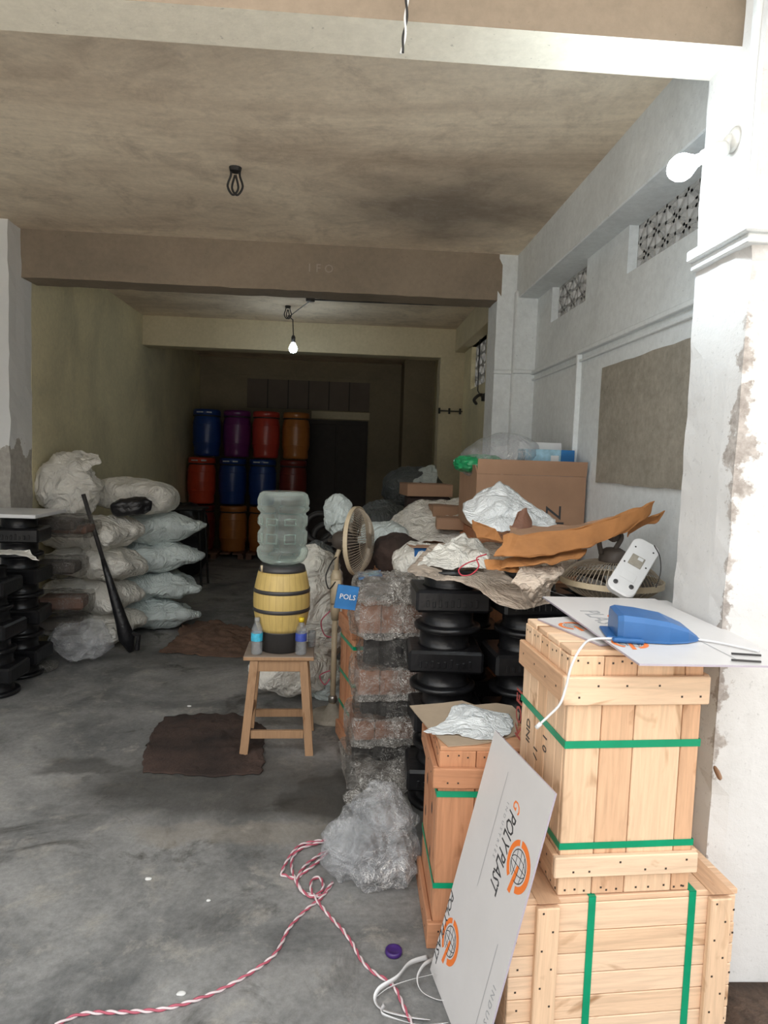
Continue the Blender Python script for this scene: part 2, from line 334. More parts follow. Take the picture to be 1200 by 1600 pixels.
# barrel: butter-yellow staves
m, nt, b = new_mat('yellow_barrel_plastic')
tc = nd(nt, 'ShaderNodeTexCoord'); sx = nd(nt, 'ShaderNodeSeparateXYZ'); nt.links.new(tc.outputs['Object'], sx.inputs[0])
at2 = nd(nt, 'ShaderNodeMath', operation='ARCTAN2'); nt.links.new(sx.outputs['Y'], at2.inputs[0]); nt.links.new(sx.outputs['X'], at2.inputs[1])
mm = nd(nt, 'ShaderNodeMath', operation='MULTIPLY'); nt.links.new(at2.outputs[0], mm.inputs[0]); mm.inputs[1].default_value = 26/(2*pi)
fr = nd(nt, 'ShaderNodeMath', operation='FRACT'); nt.links.new(mm.outputs[0], fr.inputs[0])
g = ramp(nt, fr.outputs[0], [(0, .72), (.07, 1), (.93, 1), (1, .72)])
v = coords(nt, (30, 30, 2)); gr = ramp(nt, noise_n(nt, v, 2, 4, .6), [(.35, .9), (.65, 1.05)])
c = mixc(nt, 1.0, mixc(nt, 1.0, (.50, .36, .12), g, 'MULTIPLY'), gr, 'MULTIPLY')
nt.links.new(c, b.inputs['Base Color']); b.inputs['Roughness'].default_value = .45
M['barrel'] = m

# left pillar: whitewash above, bare grey cement below a ragged line
m, nt, b = new_mat('half_bare_pillar'); v = coords(nt)
tc = nd(nt, 'ShaderNodeTexCoord'); sx = nd(nt, 'ShaderNodeSeparateXYZ'); nt.links.new(tc.outputs['Object'], sx.inputs[0])
ma = nd(nt, 'ShaderNodeMath', operation='MULTIPLY_ADD'); nt.links.new(noise_n(nt, v, 6, 7, .65), ma.inputs[0]); ma.inputs[1].default_value = .7; nt.links.new(sx.outputs['Z'], ma.inputs[2])
mb_ = nd(nt, 'ShaderNodeMath', operation='MULTIPLY_ADD'); nt.links.new(sx.outputs['X'], mb_.inputs[0]); mb_.inputs[1].default_value = -1.2; nt.links.new(ma.outputs[0], mb_.inputs[2])
k_ = nd(nt, 'ShaderNodeMath', operation='LESS_THAN'); nt.links.new(mb_.outputs[0], k_.inputs[0]); k_.inputs[1].default_value = 1.52+.35+2.38*1.2
c = mixc(nt, k_.outputs[0], (.70, .71, .71), mixc(nt, ramp(nt, noise_n(nt, v, 25), [(.35, 0), (.65, 1)]), (.33, .31, .28), (.44, .42, .38)))
nt.links.new(c, b.inputs['Base Color']); b.inputs['Roughness'].default_value = .9; bump(nt, b, noise_n(nt, v, 18, 8, .7), .3, .01)
M['pillar_left'] = m

# clear bottle plastic with water behind it
m = bpy.data.materials.new('clear_water_bottle_plastic'); m.use_nodes = True; nt = m.node_tree; b = nt.nodes['Principled BSDF']
b.inputs['Base Color'].default_value = (.55, .62, .58, 1); b.inputs['Roughness'].default_value = .08; b.inputs['Specular IOR Level'].default_value = 1
tr = nd(nt, 'ShaderNodeBsdfTransparent'); tr.inputs[0].default_value = (.86, .92, .89, 1); mx = nd(nt, 'ShaderNodeMixShader')
lw = nd(nt, 'ShaderNodeLayerWeight'); lw.inputs['Blend'].default_value = .35
tc = nd(nt, 'ShaderNodeTexCoord'); sx = nd(nt, 'ShaderNodeSeparateXYZ'); nt.links.new(tc.outputs['Object'], sx.inputs[0])
dust = ramp(nt, sx.outputs['Z'], [(.33, 0), (.40, .55)])   # dusty upturned base
e_ = ramp(nt, lw.outputs['Facing'], [(.10, .13), (.70, .7)])
f_ = nd(nt, 'ShaderNodeMath', operation='MAXIMUM'); nt.links.new(e_, f_.inputs[0]); nt.links.new(dust, f_.inputs[1])
nt.links.new(f_.outputs[0], mx.inputs[0]); nt.links.new(tr.outputs[0], mx.inputs[1]); nt.links.new(b.outputs[0], mx.inputs[2]); nt.links.new(mx.outputs[0], nt.nodes['Material Output'].inputs[0])
M['jug'] = m
M['pet'] = film('thin_clear_bottle_plastic', (.88, .92, .95), (.25, .55), .08, 30, .45, .5)

# ------------------------------------------------------------ mesh helpers
def link(name, bm, mats, parent=None, smooth=False):
    me = bpy.data.meshes.new(name); bm.to_mesh(me); bm.free()
    for mt in (mats if isinstance(mats, (list, tuple)) else [mats]): me.materials.append(mt)
    if smooth:
        for p in me.polygons: p.use_smooth = True
    o = bpy.data.objects.new(name, me); COL.objects.link(o)
    if parent: o.parent = parent
    return o
def struct(o, **k): o['kind'] = 'structure'; return o
def tag(o, label, cat, group=None, kind=None):
    o['label'] = label; o['category'] = cat
    if group: o['group'] = group
    if kind: o['kind'] = kind
    return o
def thing(name, label, cat, loc=(0, 0, 0), rz=0, group=None):
    o = bpy.data.objects.new(name, None); COL.objects.link(o); o.location = loc; o.rotation_euler = (0, 0, rz)
    o.empty_display_size = .05
    return tag(o, label, cat, group)
def copy_tree(o, parent=None):
    c = o.copy(); COL.objects.link(c); c.parent = parent
    for ch in [x for x in COL.objects if x.parent == o]: copy_tree(ch, c)
    return c
def box(bm, x0, x1, y0, y1, z0, z1, mat=0, bev=0, rot=None, piv=None):
    r = bmesh.ops.create_cube(bm, size=1)
    vs = r['verts']
    for v in vs:
        v.co = Vector((x0+(v.co.x+.5)*(x1-x0), y0+(v.co.y+.5)*(y1-y0), z0+(v.co.z+.5)*(z1-z0)))
    if rot is not None:
        p = Vector(piv) if piv is not None else Vector(((x0+x1)/2, (y0+y1)/2, (z0+z1)/2))
        for v in vs: v.co = rot @ (v.co-p) + p
    fs = set(f for v in vs for f in v.link_faces)
    for f in fs: f.material_index = mat
    if bev:
        es = set(e for v in vs for e in v.link_edges)
        rr = bmesh.ops.bevel(bm, geom=list(es), offset=bev, segments=1, affect='EDGES', profile=.5)
        for f in rr['faces']: f.material_index = mat
    return vs
def lathe(bm, prof, n=32, c=(0, 0, 0), axis='Z', mat=0, M4=None, cap=True, wob=None):
    """prof: list of (radius, height)"""
    rings = []
    for r, h in prof:
        ring = []
        for i in range(n):
            a = 2*pi*i/n; rr = r*(wob(a, h) if wob else 1)
            p = Vector((rr*cos(a), rr*sin(a), h))
            if M4 is not None: p = M4 @ p
            ring.append(bm.verts.new(p+Vector(c)))
        rings.append(ring)
    for a, b_ in zip(rings, rings[1:]):
        for i in range(n):
            f = bm.faces.new((a[i], a[(i+1) % n], b_[(i+1) % n], b_[i])); f.material_index = mat
    if cap:
        f = bm.faces.new(list(reversed(rings[0]))); f.material_index = mat
        f = bm.faces.new(rings[-1]); f.material_index = mat
def tube(bm, pts, r, n=8, mat=0, closed=False, cap=True):
    pts = [Vector(p) for p in pts]; N = len(pts); rings = []
    prev = None
    for i, p in enumerate(pts):
        a = pts[(i-1) % N] if (closed or i > 0) else p
        b_ = pts[(i+1) % N] if (closed or i < N-1) else p
        t = (b_-a).normalized() if (b_-a).length > 1e-9 else Vector((0, 0, 1))
        if prev is None:
            u = t.orthogonal().normalized()
        else:
            u = (prev - t*prev.dot(t))
            u = u.normalized() if u.length > 1e-6 else t.orthogonal().normalized()
        prev = u; w = t.cross(u)
        rad = r(i/(N-1)) if callable(r) else r
        rings.append([bm.verts.new(p+(u*cos(2*pi*k/n)+w*sin(2*pi*k/n))*rad) for k in range(n)])
    seq = list(zip(rings, rings[1:])) + ([(rings[-1], rings[0])] if closed else [])
    for a, b_ in seq:
        for k in range(n):
            f = bm.faces.new((a[k], a[(k+1) % n], b_[(k+1) % n], b_[k])); f.material_index = mat
    if cap and not closed:
        bm.faces.new(list(reversed(rings[0]))).material_index = mat; bm.faces.new(rings[-1]).material_index = mat
def spline(pts, res=8, closed=False):
    pts = [Vector(p) for p in pts]; out = []; N = len(pts)
    rng = range(N) if closed else range(N-1)
    for i in rng:
        p0 = pts[(i-1) % N] if (closed or i > 0) else pts[0]*2-pts[1]
        p1 = pts[i]; p2 = pts[(i+1) % N]
        p3 = pts[(i+2) % N] if (closed or i < N-2) else pts[-1]*2-pts[-2]
        for k in range(res):
            t = k/res
            out.append(.5*((2*p1)+(p2-p0)*t+(2*p0-5*p1+4*p2-p3)*t*t+(3*p1-p0-3*p2+p3)*t**3))
    if not closed: out.append(pts[-1])
    return out
def ridg(p, oct=3):
    s = 0; a = 1; t = 0
    for k in range(oct):
        s += a*(1-2*abs(noise.noise(p))); t += a; a *= .5; p = p*2.07+Vector((3.1, 7.7, 1.3))
    return s/t
def sheet(ctrl, nu=40, nv=40, amp=.02, freq=6, seed=0, thick=.002, name='sheet', mats=None, parent=None, flat=None, edge=0, smooth=True, zmin=None):
    """cloth, film or board: a smooth surface through a net of control points with folds laid over it"""
    rows = [spline(r, max(2, nu//(len(r)-1))) for r in ctrl]
    cols = [spline([rows[j][i] for j in range(len(rows))], max(2, nv//(len(rows)-1))) for i in range(len(rows[0]))]
    I = len(cols); J = len(cols[0]); so = Vector((seed*3.7, seed*1.9, seed*5.3))
    bm = bmesh.new(); vv = [[None]*J for _ in range(I)]
    for i in range(I):
        for j in range(J):
            p = cols[i][j]
            du = cols[min(i+1, I-1)][j]-cols[max(i-1, 0)][j]; dv = cols[i][min(j+1, J-1)]-cols[i][max(j-1, 0)]
            n = du.cross(dv); n = n.normalized() if n.length > 1e-9 else Vector((0, 0, 1))
            q = Vector((p.x*freq, p.y*freq, p.z*freq))+so
            k = ridg(q, 4)
            d = n*(amp*k)
            e = min(i, I-1-i, 3*J)/I, min(j, J-1-j)/J
            if edge and min(e) < .08:
                d += Vector((noise.noise(q*2.2), noise.noise(q*2.2+Vector((9, 0, 0))), noise.noise(q*2.2+Vector((0, 9, 0)))))*edge*(1-min(e)/.08)
            w = p+d
            if zmin is not None and w.z < zmin: w.z = zmin+.001+.0005*(k+1)
            vv[i][j] = bm.verts.new(w)
    for i in range(I-1):
        for j in range(J-1): bm.faces.new((vv[i][j], vv[i+1][j], vv[i+1][j+1], vv[i][j+1]))
    bmesh.ops.recalc_face_normals(bm, faces=bm.faces)
    o = link(name, bm, mats, parent, smooth)
    if thick:
        md = o.modifiers.new('thickness', 'SOLIDIFY'); md.thickness = thick; md.offset = 0
    return o
def lump(c, size, name, mats, parent=None, seed=0, rz=0, rx=0, ry=0, p=2.6, amp=.05, freq=5, pinch=.0, sub=4, smooth=True, zmin=None, oct=4, fine=0, tip=0):
    """stuffed sack, bag or crumpled lump: a rounded box with creases pressed in"""
    bm = bmesh.new(); bmesh.ops.create_icosphere(bm, subdivisions=sub, radius=1)
    R = Matrix.Rotation(rz, 3, 'Z') @ Matrix.Rotation(ry, 3, 'Y') @ Matrix.Rotation(rx, 3, 'X')
    so = Vector((seed*2.3, seed*4.1, seed*1.7)); c = Vector(c)
    for v in bm.verts:
        d = v.co.normalized()
        r = 1/((abs(d.x)**p+abs(d.y)**p+abs(d.z)**p)**(1/p))
        q = d*r
        if pinch:
            e = max(abs(q.x), abs(q.y))
            q = Vector((q.x*(1+.18*pinch*abs(q.x*q.y)), q.y*(1+.18*pinch*abs(q.x*q.y)), q.z*(1-pinch*e**3)))
        if tip:
            e = max(0, q.x)**3*tip; g = min(1, max(0, q.x-.45)/.55); q.x += e; q.z *= 1-.72*g**2
        w = Vector((q.x*size[0], q.y*size[1], q.z*size[2]))
        k = ridg(w*freq+so, oct); n = Vector((d.x/size[0], d.y/size[1], d.z/size[2])).normalized()
        w += n*(amp*(k-.35))
        if fine: w += n*fine*noise.noise(w*freq*6+so)
        w = R @ w + c
        if zmin is not None and w.z < zmin: w.z = zmin
        v.co = w
    return link(name, bm, mats, parent, smooth)
def wrapbox(c, size, name, mats, parent=None, seed=0, rz=0, amp=.015, freq=16, n=14, smooth=True, hang=0, rnd=.12):
    """crinkled skin round a boxy parcel"""
    bm = bmesh.new(); bmesh.ops.create_cube(bm, size=2)
    bmesh.ops.subdivide_edges(bm, edges=bm.edges, cuts=n, use_grid_fill=True)
    R = Matrix.Rotation(rz, 3, 'Z'); so = Vector((seed*2.3, seed*4.1, seed*1.7)); c = Vector(c)
    for v in bm.verts:
        q = v.co.copy(); d = q.normalized()
        q = q.lerp(d*1.2, rnd)
        w = Vector((q.x*size[0], q.y*size[1], q.z*size[2]))
        k = ridg(w*freq+so, 4)
        w += d*amp*k*2
        w += Vector((noise.noise(w*9+so), noise.noise(w*9-so), noise.noise(w*9+so*2)))*amp
        v.co = R @ w + c
    return link(name, bm, mats, parent, smooth)
def text(s, size, org, xd, yd, mat, parent, ext=.0008, name='lettering', shear=0, space=1, align='LEFT', sx=1):
    cu = bpy.data.curves.new('t', 'FONT'); cu.body = s; cu.size = size; cu.extrude = ext; cu.shear = shear; cu.space_character = space
    cu.align_x = align; cu.resolution_u = 2
    to = bpy.data.objects.new('t', cu); COL.objects.link(to)
    dg = bpy.context.evaluated_depsgraph_get(); me = bpy.data.meshes.new_from_object(to.evaluated_get(dg))
    bpy.data.objects.remove(to); me.name = name
    me.transform(Matrix.Diagonal((sx, 1, 1, 1)))
    xd = Vector(xd).normalized(); yd = Vector(yd).normalized(); zd = xd.cross(yd)
    mt = Matrix((xd, yd, zd)).transposed().to_4x4(); mt.translation = Vector(org); me.transform(mt)
    me.materials.clear(); me.materials.append(mat)
    o = bpy.data.objects.new(name, me); COL.objects.link(o); o.parent = parent
    return o
def rng(seed): return random.Random(seed)

# ------------------------------------------------------------ the building
XP, XW, XWB, XL = 1.12, 1.434, 1.285, -2.35
Y1N, Y1F, Y2, Y3, YB = 1.885, 2.18, 5.2, 8.2, 11.44
ZB, ZC = 2.79, 3.13
def grid_box(x0, x1, y0, y1, z0, z1, cut=.08, fn=None):
    bm = bmesh.new()
    box(bm, x0, x1, y0, y1, z0, z1)
    for ax, a, b_ in ((0, x0, x1), (1, y0, y1), (2, z0, z1)):
        n = int((b_-a)/cut)
        for k in range(1, n):
            no = [0, 0, 0]; no[ax] = 1; co = [0, 0, 0]; co[ax] = a+(b_-a)*k/n
            bmesh.ops.bisect_plane(bm, geom=bm.verts[:]+bm.edges[:]+bm.faces[:], plane_co=co, plane_no=no)
    if fn:
        for v in bm.verts: v.co = fn(v.co.copy())
    return bm
def sb(name, x0, x1, y0, y1, z0, z1, mat, bev=0):
    bm = bmesh.new(); box(bm, x0, x1, y0, y1, z0, z1, 0, bev); return struct(link(name, bm, mat))

bm = bmesh.new(); box(bm, -9, 6, -.8, 12, -.12, 0); struct(link('floor', bm, M['floor']))
bm = bmesh.new(); box(bm, -3, 2, 2.0, 11.8, ZC, ZC+.15)
bm2 = bm; struct(link('ceiling', bm, M['ceiling']))

M['street'] = plaster('pale_street_concrete', (.50, .47, .43), (.40, .38, .35), 1.5)
bm = bmesh.new(); box(bm, -22, 22, -16, -.801, -.12, -.002); struct(link('street', bm, M['street']))

# right-hand wall of the first bay with two vent openings
V1 = (2.6, 3.50); V2 = (4.10, 4.78); VZ = (2.555, 2.87); V3 = (6.95, 7.75); VZ3 = (2.38, 2.86)
def wall_vents(name, ya, yb, vents, vz, mat):
    bm = bmesh.new(); x0, x1 = XW, XW+.2
    box(bm, x0, x1, ya, yb, 0, vz[0]); box(bm, x0, x1, ya, yb, vz[1], ZC)
    ys = [ya]+[q for v in vents for q in v]+[yb]
    for a, b_ in zip(ys[::2], ys[1::2]): box(bm, x0, x1, a, b_, vz[0], vz[1])
    return struct(link(name, bm, mat))
wall_vents('wall_right', Y1F-.02, Y2+.02, [V1, V2], VZ, M['wall_white'])
wall_vents('wall_right.001', Y2+.02, YB, [V3], VZ3, M['wall_yellow'])
def jali(name, y0, y1, z0, z1, nx, nz, seed):
    """cast concrete grille: leaf-like slits cut through a slab"""
    R = rng(seed); bm = bmesh.new(); X = XW+.05; t = .035; dy = (y1-y0)/nx; dz = (z1-z0)/nz
    for i in range(nx+1): box(bm, X, X+t, y0+i*dy-.008, y0+i*dy+.008, z0, z1)
    for j in range(nz+1): box(bm, X, X+t, y0, y1, z0+j*dz-.008, z0+j*dz+.008)
    for i in range(nx):
        for j in range(nz):
            cy, cz = y0+(i+.5)*dy, z0+(j+.5)*dz; s = 1 if (i+j) % 2 else -1
            L = math.hypot(dy, dz); a = math.atan2(dz, dy)*s
            for o, wd_ in ((0, .022), (dz*.42, .016), (-dz*.42, .016)):
                box(bm, X+.002, X+t-.002, cy-L*.5*(1 if o == 0 else .55), cy+L*.5*(1 if o == 0 else .55), cz+o-wd_/2, cz+o+wd_/2,
                    rot=Matrix.Rotation(a if o == 0 else -a*.5, 3, 'X'), piv=(X, cy, cz+o))
    return struct(link(name, bm, M['jali']))
jali('window_1', V1[0], V1[1], VZ[0], VZ[1], 9, 4, 1)
jali('window_2', V2[0], V2[1], VZ[0], VZ[1], 7, 4, 2)
jali('window_3', V3[0], V3[1], VZ3[0], VZ3[1], 6, 4, 3)
# long beam above the vents, ledges and strips on that wall
sb('wall_beam', XWB, XW+.2, Y1F, Y2, 2.80, ZC+.02, M['wall_white'], .006)
sb('wall_beam.001', XWB+.03, XW+.2, 5.9, Y3, 2.86, ZC+.02, M['beam_ochre'], .006)
bm = bmesh.new(); box(bm, XW-.03, XW+.01, Y1F, Y2, 2.235, 2.262, bev=.004); box(bm, XW-.018, XW+.01, Y1F, Y2, 2.19, 2.205, bev=.003)
struct(link('trim_1', bm, M['wall_white']))
bm = bmesh.new(); box(bm, XW-.028, XW+.01, 4.10, 4.13, .4, 2.24, bev=.004); struct(link('trim_2', bm, M['wall_white']))
# bare cement panel sunk in the wall
bm = grid_box(XW-.012, XW+.01, 2.3, 3.735, 1.478, 2.108, .1, lambda p: p+Vector((0, .008*noise.noise(p*9), .008*noise.noise(p*7))))
struct(link('wall_panel', bm, M['cement']))

# the near pillar and the wall beside it: rough, flaking near corner
def rough_edge(p):
    q = p.copy()
    if p.x < XP+.2:
        d = math.hypot(max(0, p.x-XP), max(0, p.y-Y1N)); f = max(0, 1-d/.09)
        k = noise.noise(Vector((p.x*3, p.y*3, p.z*5.1)))*.5+noise.noise(p*14)*.5
        zf = 1 if p.z < 2.2 else .15
        q += Vector((1, 1, 0))*f*zf*(.008+.022*max(0, k))
        q += Vector((noise.noise(p*4)*.006, noise.noise(p*5+Vector((4, 0, 0)))*.004, 0))
        if p.x < XP+.03 and p.y > Y1F-.06: q.x += .008*noise.noise(p*11)
    return q
bm = grid_box(XP, XP+1.6, Y1N, Y1F, 0, 3.6, .035 if False else .06, rough_edge)
bmesh.ops.recalc_face_normals(bm, faces=bm.faces)
struct(link('pillar', bm, M['pillar'], None, False))
bm = bmesh.new(); box(bm, XP-.035, XP+1.6, Y1N-.035, Y1F+.0, 2.225, 2.262, bev=.005)
box(bm, XP-.018, XP+1.6, Y1N-.018, Y1F, 2.20, 2.226, bev=.003); struct(link('trim_3', bm, M['wall_white']))
bm = bmesh.new(); box(bm, XP-.012, XP+.01, Y1N+.03, Y1N+.055, 2.27, 3.1, bev=.003); struct(link('trim_4', bm, M['wall_white']))
# second pillar, right, with a stepped capital
def wob_fn(s, a=.004): return lambda p: p+Vector((noise.noise(p*6+Vector((s, 0, 0)))*a*(1 if p.z < 2.7 else 2), noise.noise(p*5+Vector((0, s, 0)))*a, 0))
bm = grid_box(1.14, XW+.05, Y2, Y2+.3, 0, ZC, .12, wob_fn(1)); bmesh.ops.recalc_face_normals(bm, faces=bm.faces)
struct(link('pillar.001', bm, M['wall_white']))
sb('pillar_step', 1.27, XW+.02, Y2-.07, Y2+.01, 0, 2.86, M['wall_white'], .01)
bm = bmesh.new(); box(bm, 1.13, XW+.0, Y2-.03, Y2+.02, 2.24, 2.268, bev=.004); box(bm, 1.26, XW, Y2-.10, Y2-.06, 2.24, 2.268, bev=.004)
struct(link('trim_5', bm, M['wall_white']))
# left-hand pillar at the first inner beam
bm = grid_box(-2.75, XL, 5.0, 5.35, 0, ZC, .09, wob_fn(7, .012)); bmesh.ops.recalc_face_normals(bm, faces=bm.faces)
struct(link('pillar.002', bm, M['pillar_left']))
sb('wall_left', -2.80, -2.62, 1.9, 5.1, 0, 3.3, M['wall_white'])
sb('wall_left.001', XL-.15, XL, 5.35, YB, 0, ZC, M['wall_yellow'])
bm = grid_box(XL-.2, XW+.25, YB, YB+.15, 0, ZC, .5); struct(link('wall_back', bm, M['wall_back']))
# beams across the room
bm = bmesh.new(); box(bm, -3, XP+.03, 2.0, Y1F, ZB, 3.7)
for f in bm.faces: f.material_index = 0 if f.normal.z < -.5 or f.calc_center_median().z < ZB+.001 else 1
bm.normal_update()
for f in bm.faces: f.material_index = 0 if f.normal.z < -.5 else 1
struct(link('ceiling_beam', bm, [M['beam_cream'], M['beam_brown']]))  # underside paler, front browner: bounce light and shade put into the colour
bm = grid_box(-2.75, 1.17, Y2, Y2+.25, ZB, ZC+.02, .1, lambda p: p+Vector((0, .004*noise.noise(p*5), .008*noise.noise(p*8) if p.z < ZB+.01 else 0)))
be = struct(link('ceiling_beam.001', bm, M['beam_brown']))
text('1 F O', .085, (-.30, Y2-.003, 2.93), (1, 0, 0), (0, 0, 1), M['chalk'], be, name='chalk_mark')
bm = bmesh.new(); box(bm, XL-.02, XW, Y3, Y3+.25, ZB, ZC+.02, bev=.006); struct(link('ceiling_beam.002', bm, M['beam_ochre']))
bm = grid_box(1.147, XW+.02, Y3, Y3+.25, 0, ZC, .1, wob_fn(3, .01)); bmesh.ops.recalc_face_normals(bm, faces=bm.faces)
struct(link('pillar.003', bm, M['beam_ochre']))
# added unseen slab blocking overhead light at the front, and outer building mass
sb('added_canopy', -5, 4, 1.0, 2.02, 3.62, 3.75, M['beam_cream'])
sb('wall_front', -7, -2.62, 1.9, 2.1, 0, 3.7, M['wall_white'])
# back wall: door, lintel and shuttered upper opening
bm = bmesh.new(); box(bm, -.60, .42, YB-.03, YB, 0, 2.17); d = struct(link('door_1', bm, M['dark_panel']))
for k in range(2):
    bm = bmesh.new(); box(bm, -.57+k*.5, -.11+k*.5, YB-.045, YB-.03, .1, 2.1, bev=.004); link('door_panel', bm, M['dark_panel'], d)
sb('trim_6', -.52, .44, YB-.05, YB, 2.19, 2.31, M['beam_ochre'])
bm = bmesh.new(); box(bm, -1.58, .43, YB-.04, YB, 2.33, 2.80)
sh = struct(link('window_4', bm, M['door_brown']))
bm = bmesh.new(); [box(bm, -1.58+k*.335-.01, -1.58+k*.335+.01, YB-.055, YB-.035, 2.33, 2.80) for k in range(1, 6)]; link('window_frame', bm, M['dark_panel'], sh)
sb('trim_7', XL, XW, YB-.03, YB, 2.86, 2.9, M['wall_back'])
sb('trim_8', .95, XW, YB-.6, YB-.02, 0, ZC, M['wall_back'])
# soil at the foot of the outer wall
bm = grid_box(XP+.01, 3.2, -1.5, Y1N-.002, 0, .012, .1, lambda p: p+Vector((0, 0, .012*max(0, noise.noise(p*8)) if p.z > .005 else 0)))
tag(link('soil', bm, M['soil'], None, True), 'brown gritty soil on the ground at the foot of the white outer pillar', 'soil', kind='stuff')

# ------------------------------------------------------------ ceiling fittings
def bulb(name, label, loc, tilt, size, mat, power, fit):
    t = thing(name, label, 'light bulb', loc)
    Mx = tilt.to_4x4()
    bm = bmesh.new()
    lathe(bm, [(.001, -size*1.0), (size*.55, -size*.86), (size*.86, -size*.5), (size, 0), (size*.93, size*.4), (size*.62, size*.95), (size*.45, size*1.3), (size*.42, size*1.5)], 24, M4=Mx)
    link('glass', bm, mat, t, True)
    bm = bmesh.new(); lathe(bm, [(size*.44, size*1.45), (size*.46, size*2.1), (size*.40, size*2.2)], 20, M4=Mx); link('cap', bm, M['plastic_white'], t, True)
    fit(t, Mx)
    l = lamp(name+'_light', 'POINT', Vector(loc)+Mx @ Vector((0, 0, -size*1.15)), power, (.78, .91, 1.0), size)
    l.parent = None
    return t
b1 = at(1064, 262, 1.99)
def fit1(t, Mx):
    bm = bmesh.new(); lathe(bm, [(.021, .075), (.024, .12), (.027, .13), (.02, .15)], 20, M4=Mx); link('lamp_holder', bm, M['pvc'], t, True)
    # bracket arm bending up to the wall rosette
    a = Mx @ Vector((0, 0, .14)); e = Vector((XP-.002, 2.0, 2.53))-b1
    bm = bmesh.new(); tube(bm, spline([a, a.lerp(e, .5)+Vector((.0, 0, .015)), e], 6), .014, 10); link('bracket', bm, M['pvc'], t, True)
    bm = bmesh.new(); lathe(bm, [(.034, 0), (.034, .012), (.02, .02)], 20, c=e+Vector((.004, 0, 0)), M4=Matrix.Rotation(-pi/2, 4, 'Y')); link('rosette', bm, M['pvc'], t, True)
ax = (Vector((XP, 2.0, 2.52))-b1).normalized()
bulb('wall_bulb', 'lit white bulb in an angled holder on the near white pillar', b1, ax.to_track_quat('Z', 'Y').to_matrix(), .038, M['bulb1'], 17, fit1)
b2 = at(458, 545, 7.34); ch = Vector((-.609, 7.344, ZC))
def fit2(t, Mx):
    bm = bmesh.new(); lathe(bm, [(.02, .06), (.022, .12), (.012, .14)], 16); link('lamp_holder', bm, M['darkgrey'], t, True)
    bm = bmesh.new(); tube(bm, [(0, 0, .13), (-.01, 0, .3), tuple(ch+Vector((0, 0, -.1))-b2)], .006, 6); link('cord', bm, M['darkgrey'], t)
    bm = bmesh.new(); tube(bm, [tuple(ch+Vector((0, 0, -.12))-b2), tuple(Vector((-.36, 7.0, ZC-.012))-b2)], .005, 6); link('feed_wire', bm, M['darkgrey'], t)
bulb('hanging_bulb', 'small lit bulb hanging on a cord from the middle bay ceiling', b2, Matrix.Identity(3), .045, M['bulb2'], 5, fit2)
def hook(name, c, label, s=1):
    t = thing(name, label, 'hook', c)
    for dx in (-.012, .012):
        bm = bmesh.new()
        tube(bm, spline([(dx*2.2*s, 0, .02), (dx*2.0*s, 0, -.03*s), (dx*3.4*s, 0, -.09*s), (dx*1.0*s, 0, -.135*s), (-dx*1.4*s, 0, -.10*s), (-dx*.2, 0, -.03*s)], 8), .006*s, 8)
        link('loop', bm, M['iron_matt'], t, True)
    bm = bmesh.new(); lathe(bm, [(.03*s, -.012), (.035*s, .01)], 14); link('plate', bm, M['iron_matt'], t)
hook('ceiling_hook', Vector((-.627, 3.913, ZC-.01)), 'rusty double iron fan hook in the stained front bay ceiling')
hook('ceiling_hook.001', ch+Vector((-.0, 0, -.01)), 'iron fan hook above the hanging bulb in the middle bay', .9)
t = thing('wire_conduit', 'dark wire run and junction box across the middle bay ceiling', 'wiring', (-.357, 6.944, ZC))
bm = bmesh.new(); lathe(bm, [(.045, -.03), (.045, 0)], 18); link('junction_box', bm, M['darkgrey'], t, True)
bm = bmesh.new(); tube(bm, [(0, 0, -.012), (.6, -.02, -.014), (1.2, -.03, -.012), (1.60, -.05, -.012)], .008, 6); link('pipe', bm, M['darkgrey'], t, True)
t = thing('wire_conduit.001', 'thin pipe and dark clips across the ochre pillar by the back room', 'wiring', (1.14, 8.18, 2.16))
bm = bmesh.new(); tube(bm, [(0, -.005, 0), (.16, -.01, 0), (.29, -.01, 0)], .007, 6); link('pipe', bm, M['darkgrey'], t, True)
for dx in (.01, .13, .26):
    bm = bmesh.new(); box(bm, dx-.012, dx+.012, -.02, .0, -.035, .035, bev=.004); link('clip', bm, M['iron_matt'], t)
t = thing('wall_lamp', 'unlit fitting with a dangling wire beside the far grille', 'wall lamp', (XW, 6.75, 2.2))
bm = bmesh.new(); tube(bm, spline([(0, 0, 0), (-.08, 0, .03), (-.14, 0, -.02), (-.10, .1, -.05)], 6), .016, 8); link('arm', bm, M['darkgrey'], t, True)
bm = bmesh.new(); lathe(bm, [(.05, -.03), (.05, .03), (.02, .05)], 14, c=(-.02, 0, 0)); link('socket', bm, M['darkgrey'], t, True)
bm = bmesh.new(); tube(bm, [(-.05, .3, .62), (-.05, .3, .1), (-.04, .1, .0), (-.02, 0, 0)], .006, 6); link('wire', bm, M['darkgrey'], t, True)
# the two-tone wire dangling from the front beam
wt = at(635, 2, 1.95); wb = at(625, 83, 1.95); bm = bmesh.new()
top = Vector((wt.x, 1.95, 3.62)); L = (top-wb).length
for ph, mi in ((0, 0), (pi, 1)):
    pts = []
    for k in range(161):
        s = k/160; p = top.lerp(wb, s); a = s*L/.05*2*pi/2+ph
        pts.append(p+Vector((cos(a)*.0032+.012*sin(s*9), sin(a)*.0032, 0)))
    tube(bm, pts, .0032, 6, mi)
tag(link('hanging_wire', bm, [M['print_white'], M['iron_matt']], None, True), 'twisted black and white wire end dangling below the front beam', 'wire')

